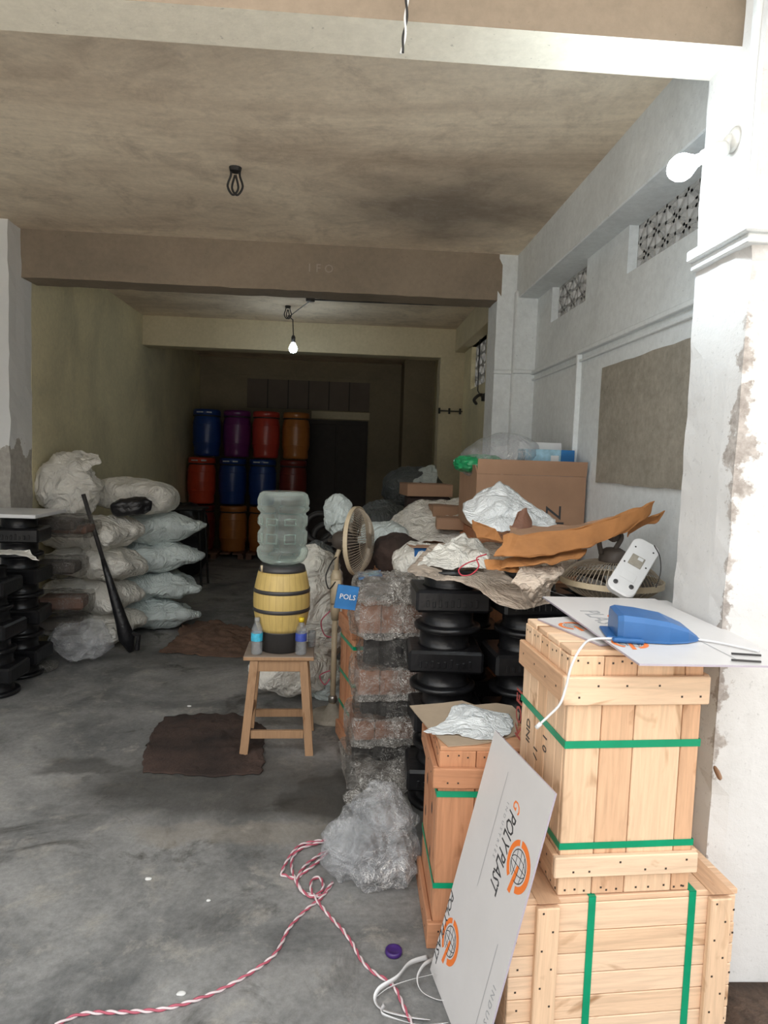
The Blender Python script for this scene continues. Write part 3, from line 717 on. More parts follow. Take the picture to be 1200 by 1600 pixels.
# ------------------------------------------------------------ wooden crates
def nails(bm, pts, r=.0026, axis='y', mi=1, out=.0008):
    for p in pts:
        p = Vector(p)
        if axis == 'y': box(bm, p.x-r, p.x+r, p.y-out, p.y+.002, p.z-r, p.z+r, mi, bev=r*.55 if False else 0)
        else: box(bm, p.x-out, p.x+.002, p.y-r, p.y+r, p.z-r, p.z+r, mi)
def split_w(w, fr): return [(w*a, w*b_) for a, b_ in zip(fr, fr[1:])]
def upright_crate(name, label, loc, rz, w, d, h, fr, sfr, bands, straps, mats, seed, lid_in=0, low=0, group=None):
    """bands/straps: (z0, z1) above the crate's foot"""
    mz, mx, my = mats; R = rng(seed); g = .0022
    t = thing(name, label, 'crate', loc, rz, group)
    bm = bmesh.new()
    for a, b_ in split_w(w, fr):
        z1 = h-R.random()*.004; box(bm, a+g/2, b_-g/2, 0, .016, low, z1, 0, bev=.002)
        nails(bm, [(a+(b_-a)*q+R.uniform(-.006, .006), 0, zz+R.uniform(-.004, .004)) for q in (.22, .5, .8) for zz in (h-.016, low+.014)])
    link('front_boards', bm, [mz, M['nail']], t)
    bm = bmesh.new()
    for a, b_ in split_w(d, sfr):
        z1 = h-R.random()*.004; box(bm, 0, .016, max(a, .017)+g/2, b_-g/2, low, z1, 0, bev=.002)
        nails(bm, [(0, a+(b_-a)*q+R.uniform(-.006, .006), zz+R.uniform(-.004, .004)) for q in (.25, .75) for zz in (h-.016, low+.014)], axis='x')
    link('side_boards', bm, [mz, M['nail']], t)
    bm = bmesh.new()
    for a, b_ in split_w(d, sfr): box(bm, w-.016, w, max(a, .017)+g/2, b_-g/2, low, h-.002, 0, bev=.002)
    link('side_boards', bm, [mz, M['nail']], t)
    bm = bmesh.new()
    for a, b_ in split_w(w, fr): box(bm, a+.017, b_-g/2, d-.016, d, low, h-.002, 0, bev=.002)
    link('back_boards', bm, [mz, M['nail']], t)
    bm = bmesh.new()
    for k in range(4): box(bm, .004, w-.004, d*k/4+.004, d*(k+1)/4-.004+.002, h-.001, h+.014, 0, bev=.002)
    link('lid', bm, [mx, M['nail']], t)
    for bi, (z0, z1) in enumerate(bands):
        th = .018
        bm = bmesh.new(); box(bm, -th, w+th*.6, -th, -.0005, z0, z1, 0, bev=.003)
        nails(bm, [(w*q+R.uniform(-.008, .008), -th, z0+(z1-z0)*zq) for q in (.08, .2, .42, .63, .8, .95) for zq in ((.3, .7)[R.randrange(2)],)])
        link('batten', bm, [mx, M['nail']], t)
        bm = bmesh.new(); box(bm, -th, -.0005, 0, d, z0, z1, 0, bev=.003)
        nails(bm, [(-th, d*q, z0+(z1-z0)*.5+R.uniform(-.01, .01)) for q in (.12, .35, .6, .88)], axis='x')
        link('batten', bm, [my, M['nail']], t)
        bm = bmesh.new(); box(bm, w+.0005, w+th, 0, d, z0, z1, 0, bev=.003); link('batten', bm, [my, M['nail']], t)
    for z0, z1 in straps:
        e = .0016; bm = bmesh.new()
        P = [(-e, -e), (w+e, -e), (w+e, d+e), (-e, d+e)]
        Q = [(-e-.0012, -e-.0012), (w+e+.0012, -e-.0012), (w+e+.0012, d+e+.0012), (-e-.0012, d+e+.0012)]
        va = [[bm.verts.new((x, y, z)) for x, y in ring] for ring in (P, Q) for z in (z0, z1)]
        for i in range(4):
            j = (i+1) % 4
            bm.faces.new((va[2][i], va[2][j], va[3][j], va[3][i])); bm.faces.new((va[0][j], va[0][i], va[1][i], va[1][j]))
            bm.faces.new((va[1][i], va[3][i], va[3][j], va[1][j])); bm.faces.new((va[0][i], va[0][j], va[2][j], va[2][i]))
        link('strap', bm, M['strap'], t)
    return t
PINE = (M['pine'], M['pine_x'], M['pine_y']); RED = (M['redpine'], M['redpine_x'], M['redpine_y'])
# broad low crate at the very front, lying on the floor
LC = (.480, 1.6775); LR = .0672; LW, LD, LH = .642, .40, .405
t = thing('wooden_crate', 'broad low pine crate with lengthwise boards, lying under the tall strapped crate', 'crate', (LC[0], LC[1], 0), LR, 'pine crates in front')
R_ = rng(5); bm = bmesh.new(); zs = [0.0, .075, .14, .205, .262, .325, LH]
for a, b_ in zip(zs, zs[1:]):
    box(bm, 0, LW-.004*R_.random(), 0, .018, a+.0012, b_-.0012, 0, bev=.002)
    nails(bm, [(x+R_.uniform(-.008, .008), 0, (a+b_)/2+R_.uniform(-.01, .01)) for x in (.02, .622, .630)])
link('front_boards', bm, [M['pine_x'], M['nail']], t)
for x in (0, LW-.018):
    bm = bmesh.new()
    for a, b_ in zip(zs, zs[1:]): box(bm, x, x+.018, .0185, LD, a+.0012, b_-.0012, 0, bev=.002)
    link('side_boards', bm, [M['pine_y'], M['nail']], t)
bm = bmesh.new()
for a, b_ in zip(zs, zs[1:]): box(bm, .0185, LW-.0185, LD-.018, LD, a+.0012, b_-.0012, 0, bev=.002)
link('back_boards', bm, [M['pine_x'], M['nail']], t)
bm = bmesh.new()
for k in range(4): box(bm, -.004, LW+.003, LD*k/4+.001, LD*(k+1)/4-.001, LH-.0, LH+.016, 0, bev=.002)
link('lid', bm, [M['pine_x'], M['nail']], t)
for x in (.065, .555):
    bm = bmesh.new(); box(bm, x, x+.062, -.02, -.0005, 0.0, LH+.002, 0, bev=.003)
    nails(bm, [(x+.03+.014*(-1)**k, -.02, .03+k*.052) for k in range(8)]); link('batten', bm, [M['pine'], M['nail']], t)
    bm = bmesh.new(); box(bm, x, x+.062, -.02, LD, LH+.0165, LH+.018, 0); link('batten', bm, [M['pine_y'], M['nail']], t)
for x in (.212, .50):
    bm = bmesh.new(); box(bm, x, x+.020, -.0025, -.0008, 0.0, LH+.018, 0); box(bm, x, x+.020, -.0025, LD+.002, LH+.0165, LH+.0178, 0)
    link('strap', bm, M['strap'], t)
# tall crate on top of it
ZT = LH+.019
TC = upright_crate('wooden_crate', 'tall pine crate with two green straps, standing on the broad low crate', (.6056, 1.6932, ZT), .0564, .373, .355, .652,
    [0, .255, .50, .86, 1], [0, .2, .42, .62, .82, 1], [(.525, .60), (.058, .115)], [(.405, .425), (.128, .146)], PINE, 11, group='pine crates in front')
text('KOFI', .075, (-.0012, .352, .27), (0, 0, 1), (0, 1, 0), M['print_red'], TC, name='stencil_letters')
for s_, y_, z_ in (('IND', .27, .30), ('/ I', .20, .28), ('S I L', .205, .12), ('0 1', .13, .33)):
    text(s_, .042, (-.0012, y_, z_), (0, 0, 1), (0, 1, 0), M['fan_dark'], TC, name='stencil_letters')
# reddish crate standing on the floor behind the leaning board
MC = upright_crate('wooden_crate', 'reddish-brown crate on the floor under a dusty card sheet, green straps round it', (.335, 2.075, 0), -.02, .315, .36, .650,
    [0, .38, .7, 1], [0, .22, .45, .68, .86, 1], [(.535, .60), (.0, .085)], [(.500, .520), (.195, .213)], RED, 21, low=.0, group='reddish crates')
for y_, z_ in ((.27, .43), (.12, .40), (.29, .30), (.13, .24)):
    bm = bmesh.new(); lathe(bm, [(.002, .0012), (.008, .0012), (.011, .0)], 14, M4=Matrix.Rotation(-pi/2, 4, 'Y') @ Matrix.Diagonal((2.0, 1, 1, 1)), c=(-.0002, y_, z_))
    link('knot', bm, M['nail'], next(q for q in COL.objects if q.parent == MC and q.name.startswith('side_boards')))
# crate behind the film-wrapped column
upright_crate('wooden_crate', 'upright reddish crate with green straps beside the pedestal fan pole', (.09, 3.50, 0), .22, .30, .30, .80,
    [0, .35, .7, 1], [0, .2, .4, .6, .8, 1], [(.62, .70), (0, .08)], [(.56, .58), (.36, .38), (.18, .2)], RED, 31, group='reddish crates')

# ------------------------------------------------------------ the leaning printed board and the boards on the crate
def ring_pts(cx, cy, r0, r1, a0, a1, n=28):
    out = []
    for k in range(n+1):
        a = radians(a0+(a1-a0)*k/n); out.append(((cx+r1*cos(a), cy+r1*sin(a)), (cx+r0*cos(a), cy+r0*sin(a))))
    return out
def flat_strip(bm, pairs, z, mi=0):
    vs = [(bm.verts.new((a[0], a[1], z)), bm.verts.new((b_[0], b_[1], z))) for a, b_ in pairs]
    for (a, b_), (c, d) in zip(vs, vs[1:]): bm.faces.new((a, c, d, b_)).material_index = mi
def line_strip(bm, pts, w, z, mi=0):
    pairs = []
    for i, p in enumerate(pts):
        q = Vector(pts[min(i+1, len(pts)-1)])-Vector(pts[max(i-1, 0)]); n = Vector((-q.y, q.x)).normalized()*w/2
        pairs.append(((p[0]+n.x, p[1]+n.y), (p[0]-n.x, p[1]-n.y)))
    flat_strip(bm, pairs, z, mi)
def clip_pairs(fn, bm, lim): pass
BW, BH, BT = .40, .772, .005
def logo(bm_o, bm_k, u, v, R, z):
    """broken ring with a bar, round a globe of thin lines. text runs along -v, its top towards +u"""
    T = lambda s, t: (u+t, v-s)
    def tr(pairs): return [(T(*a), T(*b_)) for a, b_ in pairs]
    flat_strip(bm_o, tr(ring_pts(0, 0, R*.76, R*1.04, 12, 190)), z)
    flat_strip(bm_o, tr(ring_pts(0, 0, R*.78, R*1.02, 200, 322)), z)
    flat_strip(bm_o, [(T(0, -R*.10), T(0, R*.10)), (T(R*1.25, -R*.36), T(R*1.25, -R*.10))], z)
    g = R*.66
    line_strip(bm_k, [T(g*cos(a), g*sin(a)) for a in [radians(-8+q*8) for q in range(42)]], R*.045, z)
    for k in (-.5, 0, .5):
        line_strip(bm_k, [T(g*k*cos(a)*1.0+g*.0, g*sin(a)) for a in [radians(-75+q*10) for q in range(16)]], R*.035, z)
        line_strip(bm_k, [T(g*cos(asn)*q/6, g*k+g*.12*(1-(q/6)**2)) for asn in [math.asin(k)] for q in range(-6, 7)], R*.035, z)
def printed_board(name, label, mtx, parts=True, variant=0, group=None, bw=BW, bh=BH):
    t = thing(name, label, 'printed board', (0, 0, 0), 0, group)
    t.matrix_world = mtx
    bm = bmesh.new(); box(bm, 0, bw, 0, bh, -BT, 0, 0)
    for f in bm.faces:
        f.normal_update()
        f.material_index = 0 if abs(f.normal.z) > .5 else 1
    t2 = t; t = link('board', bm, [M['acrylic'], M['acrylic_edge']], t)
    z = .0006
    bk, bg_ = bmesh.new(), bmesh.new()
    def lg(u, v, R):
        bo = bmesh.new(); logo(bo, bk, u, v, R, z); link('orange_mark', bo, M['print_orange'], t)
    if variant == 0:
        lg(.325, .535, .062); lg(.078, .148, .060)
        line_strip(bg_, [(.147, .708), (.147, .366)], .0022, z); line_strip(bg_, [(.330, .325), (.330, .0)], .0022, z)
    elif variant == 1:
        lg(.052, .175, .045); lg(.165, .47, .05)
        line_strip(bg_, [(.262, .03), (.262, .45)], .003, z)
    else:
        lg(.055, .19, .045)
        line_strip(bg_, [(.3, .7), (.3, .1)], .0022, z)
    link('globe_lines', bk, M['print_black'], t); link('ruled_line', bg_, M['print_grey'], t)
    D = (0, -1, 0); U = (1, 0, 0)
    if variant == 0:
        text('G', .058, (.222, .672, z), D, U, M['print_orange'], t, .0003, shear=.3, sx=.7)
        text('POLY PLAST', .070, (.210, .634, z), D, U, M['print_black'], t, .0003, shear=.3, space=.92, sx=.62)
        text('INDUSTRIES', .017, (.186, .640, z), D, U, M['print_grey'], t, .0002, space=1.9)
        text('POLY PLAST', .040, (.0015, .262, z), D, U, M['print_black'], t, .0003, shear=.3, space=.92, sx=1.06)
        text('INDUSTRIES', .026, (.360, .240, z), D, U, M['print_grey'], t, .0002, space=1.5)
    elif variant == 1:
        text('PLAST', .085, (.055, .56, z), D, U, M['print_grey'], t, .0002, space=1.0)
    return t2
D0 = Vector((.317, 1.969, 0.001)); thh = radians(-81); du = Vector((cos(thh), sin(thh), 0)); A0 = Vector((.491, 1.997, .752))
dv = (A0-D0).normalized(); dn = du.cross(dv)
mt = Matrix((du, dv, dn)).transposed().to_4x4(); mt.translation = D0
LBOARD = printed_board('printed_board', 'white board with orange globe logos, leaning on its edge against the reddish crate', mt)
mt = Matrix.Translation((.707, 1.515, 1.104)) @ Matrix.Rotation(radians(-.5), 4, 'Z')
ZB1 = 1.0905
def flatm(x, y, z, rz, ry=0): return Matrix.Translation((x, y, z)) @ Matrix.Rotation(radians(rz), 4, 'Z') @ Matrix.Rotation(radians(ry), 4, 'Y')
printed_board('printed_board', 'topmost white board on the tall crate, front edge overhanging, blue scoop on it', flatm(.707, 1.515, ZB1+.0215, 0), variant=1, group='boards on the tall crate')
printed_board('printed_board', 'second white board under the topmost one, corner poking out left on the tall crate', flatm(.700, 1.735, ZB1+.0055, 16.8), variant=2, group='boards on the tall crate', bh=.30)
printed_board('printed_board', 'middle white board in the stack on the tall crate, sliding out to the right', flatm(.735, 1.60, ZB1+.0135, -3), variant=3, group='boards on the tall crate', bh=.72, bw=.385)

# ------------------------------------------------------------ small things on the tall crate
c = atz(1022, 995, ZB1+.022)
t = thing('dustpan', 'blue plastic scoop lying upside down on the topmost white board', 'scoop', (c.x, c.y, ZB1+.0225), radians(-12))
bm = bmesh.new(); L, Wd, Hh = .215, .15, .062
prof = [(-.5, .90, 1.0), (-.44, 1.0, 1.06), (-.2, .98, 1.0), (.1, .92, .86), (.34, .62, .55), (.47, .3, .22), (.52, .12, .04)]
rows = []
for s, ww, hh in prof:
    w2 = Wd/2*ww; h2 = Hh*hh; x = s*L
    sec = [(-w2*1.10, 0.0), (-w2*1.03, .004), (-w2*.98, h2*.8), (-w2*.88, h2), (w2*.88, h2), (w2*.98, h2*.8), (w2*1.03, .004), (w2*1.10, 0.0)]
    rows.append([bm.verts.new((x, y, z)) for y, z in sec])
for a, b_ in zip(rows, rows[1:]):
    for k in range(7): bm.faces.new((a[k], b_[k], b_[k+1], a[k+1]))
bm.faces.new([v for v in rows[0][1:7]])
o = link('pan', bm, M['blue'], t, False); md = o.modifiers.new('thickness', 'SOLIDIFY'); md.thickness = .0025; md.offset = 1
md = o.modifiers.new('round', 'BEVEL'); md.width = .004; md.segments = 3; md.limit_method = 'ANGLE'
bm = bmesh.new(); box(bm, -.135, -.10, -.06, .06, 0, .007, bev=.003); box(bm, -.125, -.045, -.098, -.076, 0.0, .012, bev=.004); link('lip', bm, M['blue'], t)
# white cable trailing over the boards and down the crate corner
zc_ = ZB1+.026
pts = [atz(1186, 1018, zc_), atz(1150, 1010, zc_), atz(1110, 1002, zc_), atz(1060, 997, zc_), atz(1010, 1000, zc_), atz(965, 998, zc_), atz(925, 999, zc_),
       at(908, 1012, 1.64), at(893, 1040, 1.625), at(884, 1075, 1.63), at(875, 1100, 1.63), at(858, 1118, 1.64), at(845, 1130, 1.645)]
t = thing('cable', 'white cable trailing over the boards and down the tall crate corner', 'cable', pts[0])
bm = bmesh.new(); tube(bm, [p-pts[0] for p in spline(pts, 8)], .0032, 8); link('flex', bm, M['plastic_white'], t, True)
e = at(838, 1137, 1.65)-pts[0]; bm = bmesh.new(); tube(bm, [pts[-1]-pts[0], e], .0055, 8); link('plug', bm, M['plastic_white'], t, True)
for k, (y0, lab) in enumerate(((1021, 'upper grey metal strip end lying on the boards by the pillar'), (1031, 'lower grey metal strip end lying on the boards by the pillar'))):
    a = atz(1143, y0, ZB1+.026-.0*k); b_ = atz(1189, y0+3, ZB1+.026)
    bm = bmesh.new(); tube(bm, [a, b_], .0032, 4); tag(link('metal_strip', bm, M['darkgrey']), lab, 'metal strip', 'grey strip ends')
# card sheet and white bag on the reddish crate
cz = .6655
outline = [(640, 1104), (690, 1100), (722, 1096), (742, 1103), (775, 1100), (800, 1104), (812, 1116), (806, 1150), (770, 1160), (745, 1164), (700, 1167), (668, 1138)]
bm = bmesh.new(); lo = [bm.verts.new(atz(x, y, cz)) for x, y in outline]; hi = [bm.verts.new(atz(x, y, cz)+Vector((0, 0, .004))) for x, y in outline]
bm.faces.new(hi); bm.faces.new(list(reversed(lo)))
for i in range(len(lo)): bm.faces.new((lo[i], lo[(i+1) % len(lo)], hi[(i+1) % len(lo)], hi[i]))
bmesh.ops.recalc_face_normals(bm, faces=bm.faces)
tag(link('card_sheet', bm, M['greyboard']), 'dusty brown card sheet covering the top of the reddish crate', 'card')
def px_net(rows): return [[at(x, y, Y) for x, y, Y in r] for r in rows]
nb = [[(663, 1143, 2.17), (690, 1128, 2.25), (712, 1098, 2.38), (750, 1102, 2.38), (795, 1118, 2.34)],
      [(668, 1150, 2.16), (700, 1134, 2.22), (728, 1116, 2.27), (760, 1112, 2.28), (802, 1128, 2.28)],
      [(672, 1146, 2.17), (705, 1142, 2.17), (735, 1140, 2.18), (765, 1140, 2.18), (800, 1142, 2.19)],
      [(676, 1150, 2.15), (712, 1146, 2.15), (740, 1156, 2.12), (765, 1155, 2.11), (785, 1146, 2.13)]]
tag(sheet(px_net(nb), 44, 44, .012, 13, 3, .0012, 'carrier_bag', M['polybag'], edge=.006, zmin=cz+.006), 'crumpled white carrier bag on the card sheet over the reddish crate', 'bag')

# ------------------------------------------------------------ film-wrapped column
cx, cy = .252, 3.29
lv = [(.00, .115, 'film', .175, 'lowest film-wrapped bundle on the floor in the column'),
      (.115, .215, 'dark', .160, 'dark film-wrapped parcel just above the lowest bundle of the column'),
      (.215, .33, 'wood', .16, 'film-wrapped wooden parcel low in the column, wood face showing left'),
      (.33, .435, 'dark', .15, 'dark film-wrapped parcel at mid height of the column'),
      (.435, .575, 'woodr', .172, 'film-wrapped parcel jutting out right at mid height, brown wood end showing'),
      (.575, .735, 'dark', .155, 'dark film-wrapped lump under the upper wooden parcel of the column'),
      (.735, .905, 'wood', .175, 'bright film-wrapped wooden parcel near the top of the column'),
      (.905, .985, 'film', .135, 'loose crumpled film heap crowning the wrapped column')]
for i, (z0, z1, kind, hw, lab) in enumerate(lv):
    zc, hz = (z0+z1)/2, (z1-z0)/2; dx = (-.01, -.03, -.02, -.01, .005, .005, .0, -.02)[i]
    t = thing('wrapped_parcel', lab, 'parcel', (cx+dx, cy, z0), radians((5, -4, 6, 0, 4, -3, 5, 0)[i]), 'film-wrapped parcels in the column')
    inner = M['iron_matt'] if kind == 'dark' else (M['darkpine'] if 'wood' in kind else M['fan_dark'])
    bm = bmesh.new()
    if 'wood' in kind:
        for k in range(3): box(bm, -hw*.9+k*hw*.6, -hw*.9+(k+1)*hw*.6-.003, -.12, .12, .005, hz*2-.012, bev=.003)
    else:
        box(bm, -hw*.8, hw*.8, -.10, .11, .004, hz*2-.01, bev=.012)
        if kind == 'dark': lathe(bm, [(.05, 0), (.09, .01), (.09, hz*2-.02), (.05, hz*2-.01)], 20, c=(.03, -.06, .004))
    link('contents', bm, inner, t)
    wrapbox((0, -.004, hz), (hw*(.9 if kind == 'dark' else 1), .145*(.92 if kind == 'dark' else 1.04), hz*1.04), 'film', M['film'] if kind != 'dark' else M['film_dark'], t, seed=i+4, amp=.012 if kind != 'film' else .018, freq=15, n=22, smooth=False)
# torn film skirts blowing off the column
for k, (x, y, Y, sx, sz, lab) in enumerate(((645, 925, 3.12, .07, .05, 'flap of clear film curling off the top right of the column'),
        (600, 1215, 3.12, .12, .035, 'loose clear film spilling at the foot of the column'),
        (565, 1240, 2.95, .07, .035, 'small crumpled film wad on the floor before the column'),
        (622, 1235, 2.86, .05, .05, 'small upright film wad beside the reddish crate foot'))):
    p = at(x, y, Y)
    if k: p.z = sz*.8
    tag(lump(p, (sx, .07, sz), 'loose_film', M['film'], None, 20+k, amp=.035, freq=11, sub=4, zmin=.002, p=2.2, smooth=False), lab, 'plastic film', 'loose film scraps')

# ------------------------------------------------------------ black castings
def casting(label, loc, rz=0, group='black iron castings', name='iron_casting', s=1.0):
    t = thing(name, label, 'casting', loc, rz, group)
    bm = bmesh.new(); lathe(bm, [(.135*s, 0), (.15*s, .006), (.15*s, .022), (.14*s, .028)], 30); link('flange', bm, M['iron'], t, True)
    bm = bmesh.new(); lathe(bm, [(.125*s, .028), (.115*s, .036), (.115*s, .092), (.125*s, .10)], 26); link('neck', bm, M['iron'], t, True)
    bm = bmesh.new(); box(bm, -.165*s, .165*s, -.14*s, .14*s, .10, .198, bev=.012)
    R = rng(int(loc[0]*100)); 
    for k in range(9):   # cast relief, too worn to read
        x = -.12*s+k*.027*s; box(bm, x, x+.013*s, -.1435*s, -.139*s, .125, .125+.02+.02*R.random(), bev=.002)
    link('body', bm, M['iron'], t)
    bm = bmesh.new(); lathe(bm, [(.12*s, .198), (.112*s, .206), (.112*s, .262), (.118*s, .268)], 26); link('spout', bm, M['iron'], t, True)
    return t
PITCH_ = .270
proto = None
cols_ = [(.50, 3.02, 4, -.06, 'column of castings nearest the wrapped parcels', 0), (.86, 2.98, 4, .05, 'column of castings behind the tall crate', .0), (.66, 3.42, 4, 0, 'hidden rear column of castings under the sacks', 0),
         (1.22, 2.86, 4, .1, 'column of castings against the white wall', 0), (1.20, 3.40, 4, .0, 'rear column of castings by the white wall', 0)]
ordn = ['lowest casting', 'second casting up', 'third casting up', 'top casting']
for (x, y, n, rz, lab, dz) in cols_:
    for k in range(n):
        z = k*PITCH_
        L_ = f'{ordn[k]} of the black {lab}'
        if k == n-1 and z+.27 > 1.2: continue
        j = .012*((k*7+int(x*50)) % 3-1)
        if proto is None: proto = casting(L_, (x+j, y, z), rz); continue
        o = copy_tree(proto); o.location = (x+j, y, z*(.87 if x > 1.1 else 1)); o.scale = (1, 1, .87 if x > 1.1 else 1); o.rotation_euler = (0, 0, rz+(k % 2)*.08); o['label'] = L_; o['group'] = 'black iron castings on the right'
proto['group'] = 'black iron castings on the right'

# ------------------------------------------------------------ rag pile, sacks, cartons on the right
def psheet(name, rows, mat, label, cat, amp=.02, freq=7, seed=1, n=40, thick=.002, edge=.01, group=None, zmin=None, smooth=True):
    o = sheet(px_net(rows), n, n, amp, freq, seed, thick, name, mat, edge=edge, zmin=zmin, smooth=smooth)
    return tag(o, label, cat, group)
# dirty sack draped over the castings
psheet('woven_sack', [[(672, 846, 3.35), (740, 846, 3.35), (830, 850, 3.35), (905, 868, 3.2)],
    [(655, 868, 3.12), (722, 876, 3.12), (800, 886, 3.08), (885, 895, 3.0)],
    [(637, 889, 2.95), (700, 893, 2.93), (765, 910, 2.87), (862, 915, 2.8)],
    [(650, 897, 2.85), (722, 905, 2.84), (800, 948, 2.72), (860, 940, 2.70)]], M['sack_dirty'], 'dirty beige woven sack draped over the black castings', 'sack', .02, 6, 2)
psheet('woven_sack', [[(818, 884, 2.66), (850, 880, 2.70), (885, 876, 2.72)], [(800, 905, 2.62), (835, 905, 2.60), (880, 898, 2.66)],
    [(808, 925, 2.62), (835, 925, 2.58), (862, 918, 2.64)], [(822, 950, 2.66), (838, 953, 2.64), (856, 930, 2.66)]],
    M['sack_dirty'], 'cream sack end folded over, hanging left of the lying fan', 'sack', .025, 10, 8)
psheet('woven_sack', [[(700, 838, 3.25), (730, 832, 3.25), (765, 850, 3.2)], [(672, 855, 3.12), (712, 858, 3.08), (765, 866, 3.05)],
    [(650, 882, 3.0), (700, 882, 2.98), (760, 880, 2.98)]], M['sack'], 'crumpled greyish white sack heaped left of the brown cardboard', 'sack', .035, 8, 4)
psheet('plastic_bag', [[(722, 782, 3.45), (775, 750, 3.45), (812, 765, 3.45), (850, 800, 3.4)], [(722, 800, 3.35), (770, 785, 3.30), (810, 790, 3.3), (868, 812, 3.3)],
    [(738, 815, 3.25), (770, 812, 3.2), (815, 815, 3.2), (872, 822, 3.22)], [(750, 830, 3.2), (780, 828, 3.15), (820, 826, 3.18), (865, 825, 3.2)]],
    M['polybag'], 'large white plastic bag bunched in front of the open carton', 'bag', .03, 7, 5)
# torn cardboard
def board(name, rows, label, mat=None, seed=1, amp=.006, thick=.005, group='torn cardboard pieces', edge=.02):
    return psheet(name, rows, mat or M['kraft'], label, 'cardboard', amp, 6, seed, 36, thick, edge, group, smooth=False)
board('torn_cardboard', [[(788, 835, 2.72), (880, 828, 2.74), (960, 806, 2.76), (1024, 784, 2.78)], [(780, 855, 2.68), (870, 848, 2.70), (955, 830, 2.74), (1012, 808, 2.78)],
    [(772, 872, 2.66), (860, 866, 2.66), (945, 846, 2.72), (985, 828, 2.78)]], 'long torn orange-brown cardboard flap slanting up over the lying fan', seed=3, amp=.008)
board('torn_cardboard', [[(800, 822, 3.05), (890, 820, 3.0), (970, 806, 2.95)], [(790, 835, 2.85), (880, 832, 2.85), (960, 818, 2.85)]],
    'flat brown cardboard layer just behind the long slanting flap', M['cardboard'], 4)
board('torn_cardboard', [[(985, 825, 2.80), (1015, 808, 2.82), (1041, 799, 2.84)], [(978, 838, 2.80), (1005, 822, 2.82), (1030, 812, 2.84)]],
    'pointed cardboard tip sticking out furthest right towards the pillar', seed=6)
board('torn_cardboard', [[(790, 868, 2.74), (850, 862, 2.74), (915, 858, 2.74)], [(785, 882, 2.66), (840, 880, 2.64), (905, 868, 2.66)]],
    'lower torn cardboard flap lying under the long slanting one', seed=7, amp=.015)
board('torn_cardboard', [[(755, 872, 2.74), (785, 870, 2.74), (815, 876, 2.72)], [(760, 886, 2.70), (790, 888, 2.68), (812, 892, 2.68)]],
    'small ragged cardboard shred at the left end of the cardboard heap', seed=9, amp=.02)
board('torn_cardboard', [[(735, 812, 3.10), (750, 816, 3.05), (770, 826, 3.0)], [(745, 838, 3.0), (765, 842, 2.98), (785, 842, 2.95)]],
    'curled cardboard corner below the large white bag', seed=11, amp=.02)
board('torn_cardboard', [[(808, 800, 3.02), (822, 794, 3.02), (832, 815, 3.02)], [(800, 822, 2.98), (815, 826, 2.96), (830, 826, 2.98)]],
    'brown curled cardboard tongue standing up before the white bag', M['rustwood'], 12, .01)
bm = bmesh.new(); pts = [at(748, 874, 2.80), at(730, 880, 2.76), at(717, 890, 2.74), at(722, 899, 2.72), at(737, 897, 2.72), at(748, 885, 2.74), at(745, 872, 2.78), at(760, 866, 2.8)]
tag(link('cord_loop', bm, M['red'], None, True) if not tube(bm, spline(pts, 8), .003, 6) else None, 'thin dark red cord loop lying on the dirty sack', 'cord')

# open carton by the wall
CX0, CX1, CY0, CY1, CZ0, CZ1 = .775, 1.415, 3.86, 4.42, 1.185, 1.50
t = thing('cardboard_carton', 'large open brown carton with black printing, beside the white wall', 'carton', (CX0, CY0, CZ0))
w_, d_, h_ = CX1-CX0, CY1-CY0, CZ1-CZ0; tt = .005
bm = bmesh.new(); box(bm, 0, w_, 0, tt, 0, h_); box(bm, 0, tt, tt, d_, 0, h_); box(bm, w_-tt, w_, tt, d_, 0, h_); box(bm, tt, w_-tt, d_-tt, d_, 0, h_); box(bm, tt, w_-tt, tt, d_-tt, 0, tt)
CB = link('body', bm, M['cardboard'], t)
bm = bmesh.new(); box(bm, 0, w_, 0, tt, 0, .085, rot=Matrix.Rotation(radians(8), 3, 'X'), piv=(0, 0, 0))
for v in bm.verts: v.co += Vector((0, -.002, h_+.001))
link('flap', bm, M['cardboard'], t)
bm = bmesh.new(); box(bm, 0, tt, 0, d_, 0, .05, rot=Matrix.Rotation(radians(-14), 3, 'Y'), piv=(0, 0, 0))
for v in bm.verts: v.co += Vector((0, 0, h_))
link('flap', bm, M['cardboard'], t)
text('Z', .13, (.50, -.0012, .06), (0, 0, 1), (-1, 0, 0), M['print_black'], CB, name='printing')
text('T', .11, (.52, -.0012, -.0+.01), (0, 0, 1), (-1, 0, 0), M['print_black'], CB, name='printing')
# supports: stacked crates under it
for k in range(2):
    o = upright_crate('wooden_crate', ('lower hidden crate under the large open carton', 'upper hidden crate directly under the large open carton')[k], (.80, 3.88, k*.592), 0, .60, .50, .575,
        [0, .3, .6, 1], [0, .3, .6, 1], [(.45, .52)], [], RED, 41+k, group='crates under the carton')
# bag of green pieces and blue box
t = thing('poly_bag', 'clear plastic bag of green plastic pieces lying on the open carton', 'bag', at(765, 720, 4.1))
base = Vector((.93, 4.08, 1.50)); t.location = base
lump((-.10, 0, .055), (.15, .13, .05), 'green_pieces', M['green'], t, 3, amp=.02, freq=22, smooth=False)
lump((.02, 0, .10), (.24, .15, .125), 'clear_bag', M['film_big'], t, 6, ry=radians(-14), amp=.05, freq=5, p=1.8)
t = thing('printed_box', 'pale blue printed box with dark blue end beside the bag of green pieces', 'box', (1.20, 4.02, CZ1-.13), radians(4))
p0 = at(800, 690, 4.05); p1 = at(895, 722, 4.05)
bm = bmesh.new(); box(bm, -.11, .115, 0, .14, 0, .285, bev=.003); link('carton', bm, M['lightbluebox'], t)
bm = bmesh.new(); box(bm, .1155, .20, .001, .139, .0, .285, bev=.002); link('end_panel', bm, M['bluebox'], t)
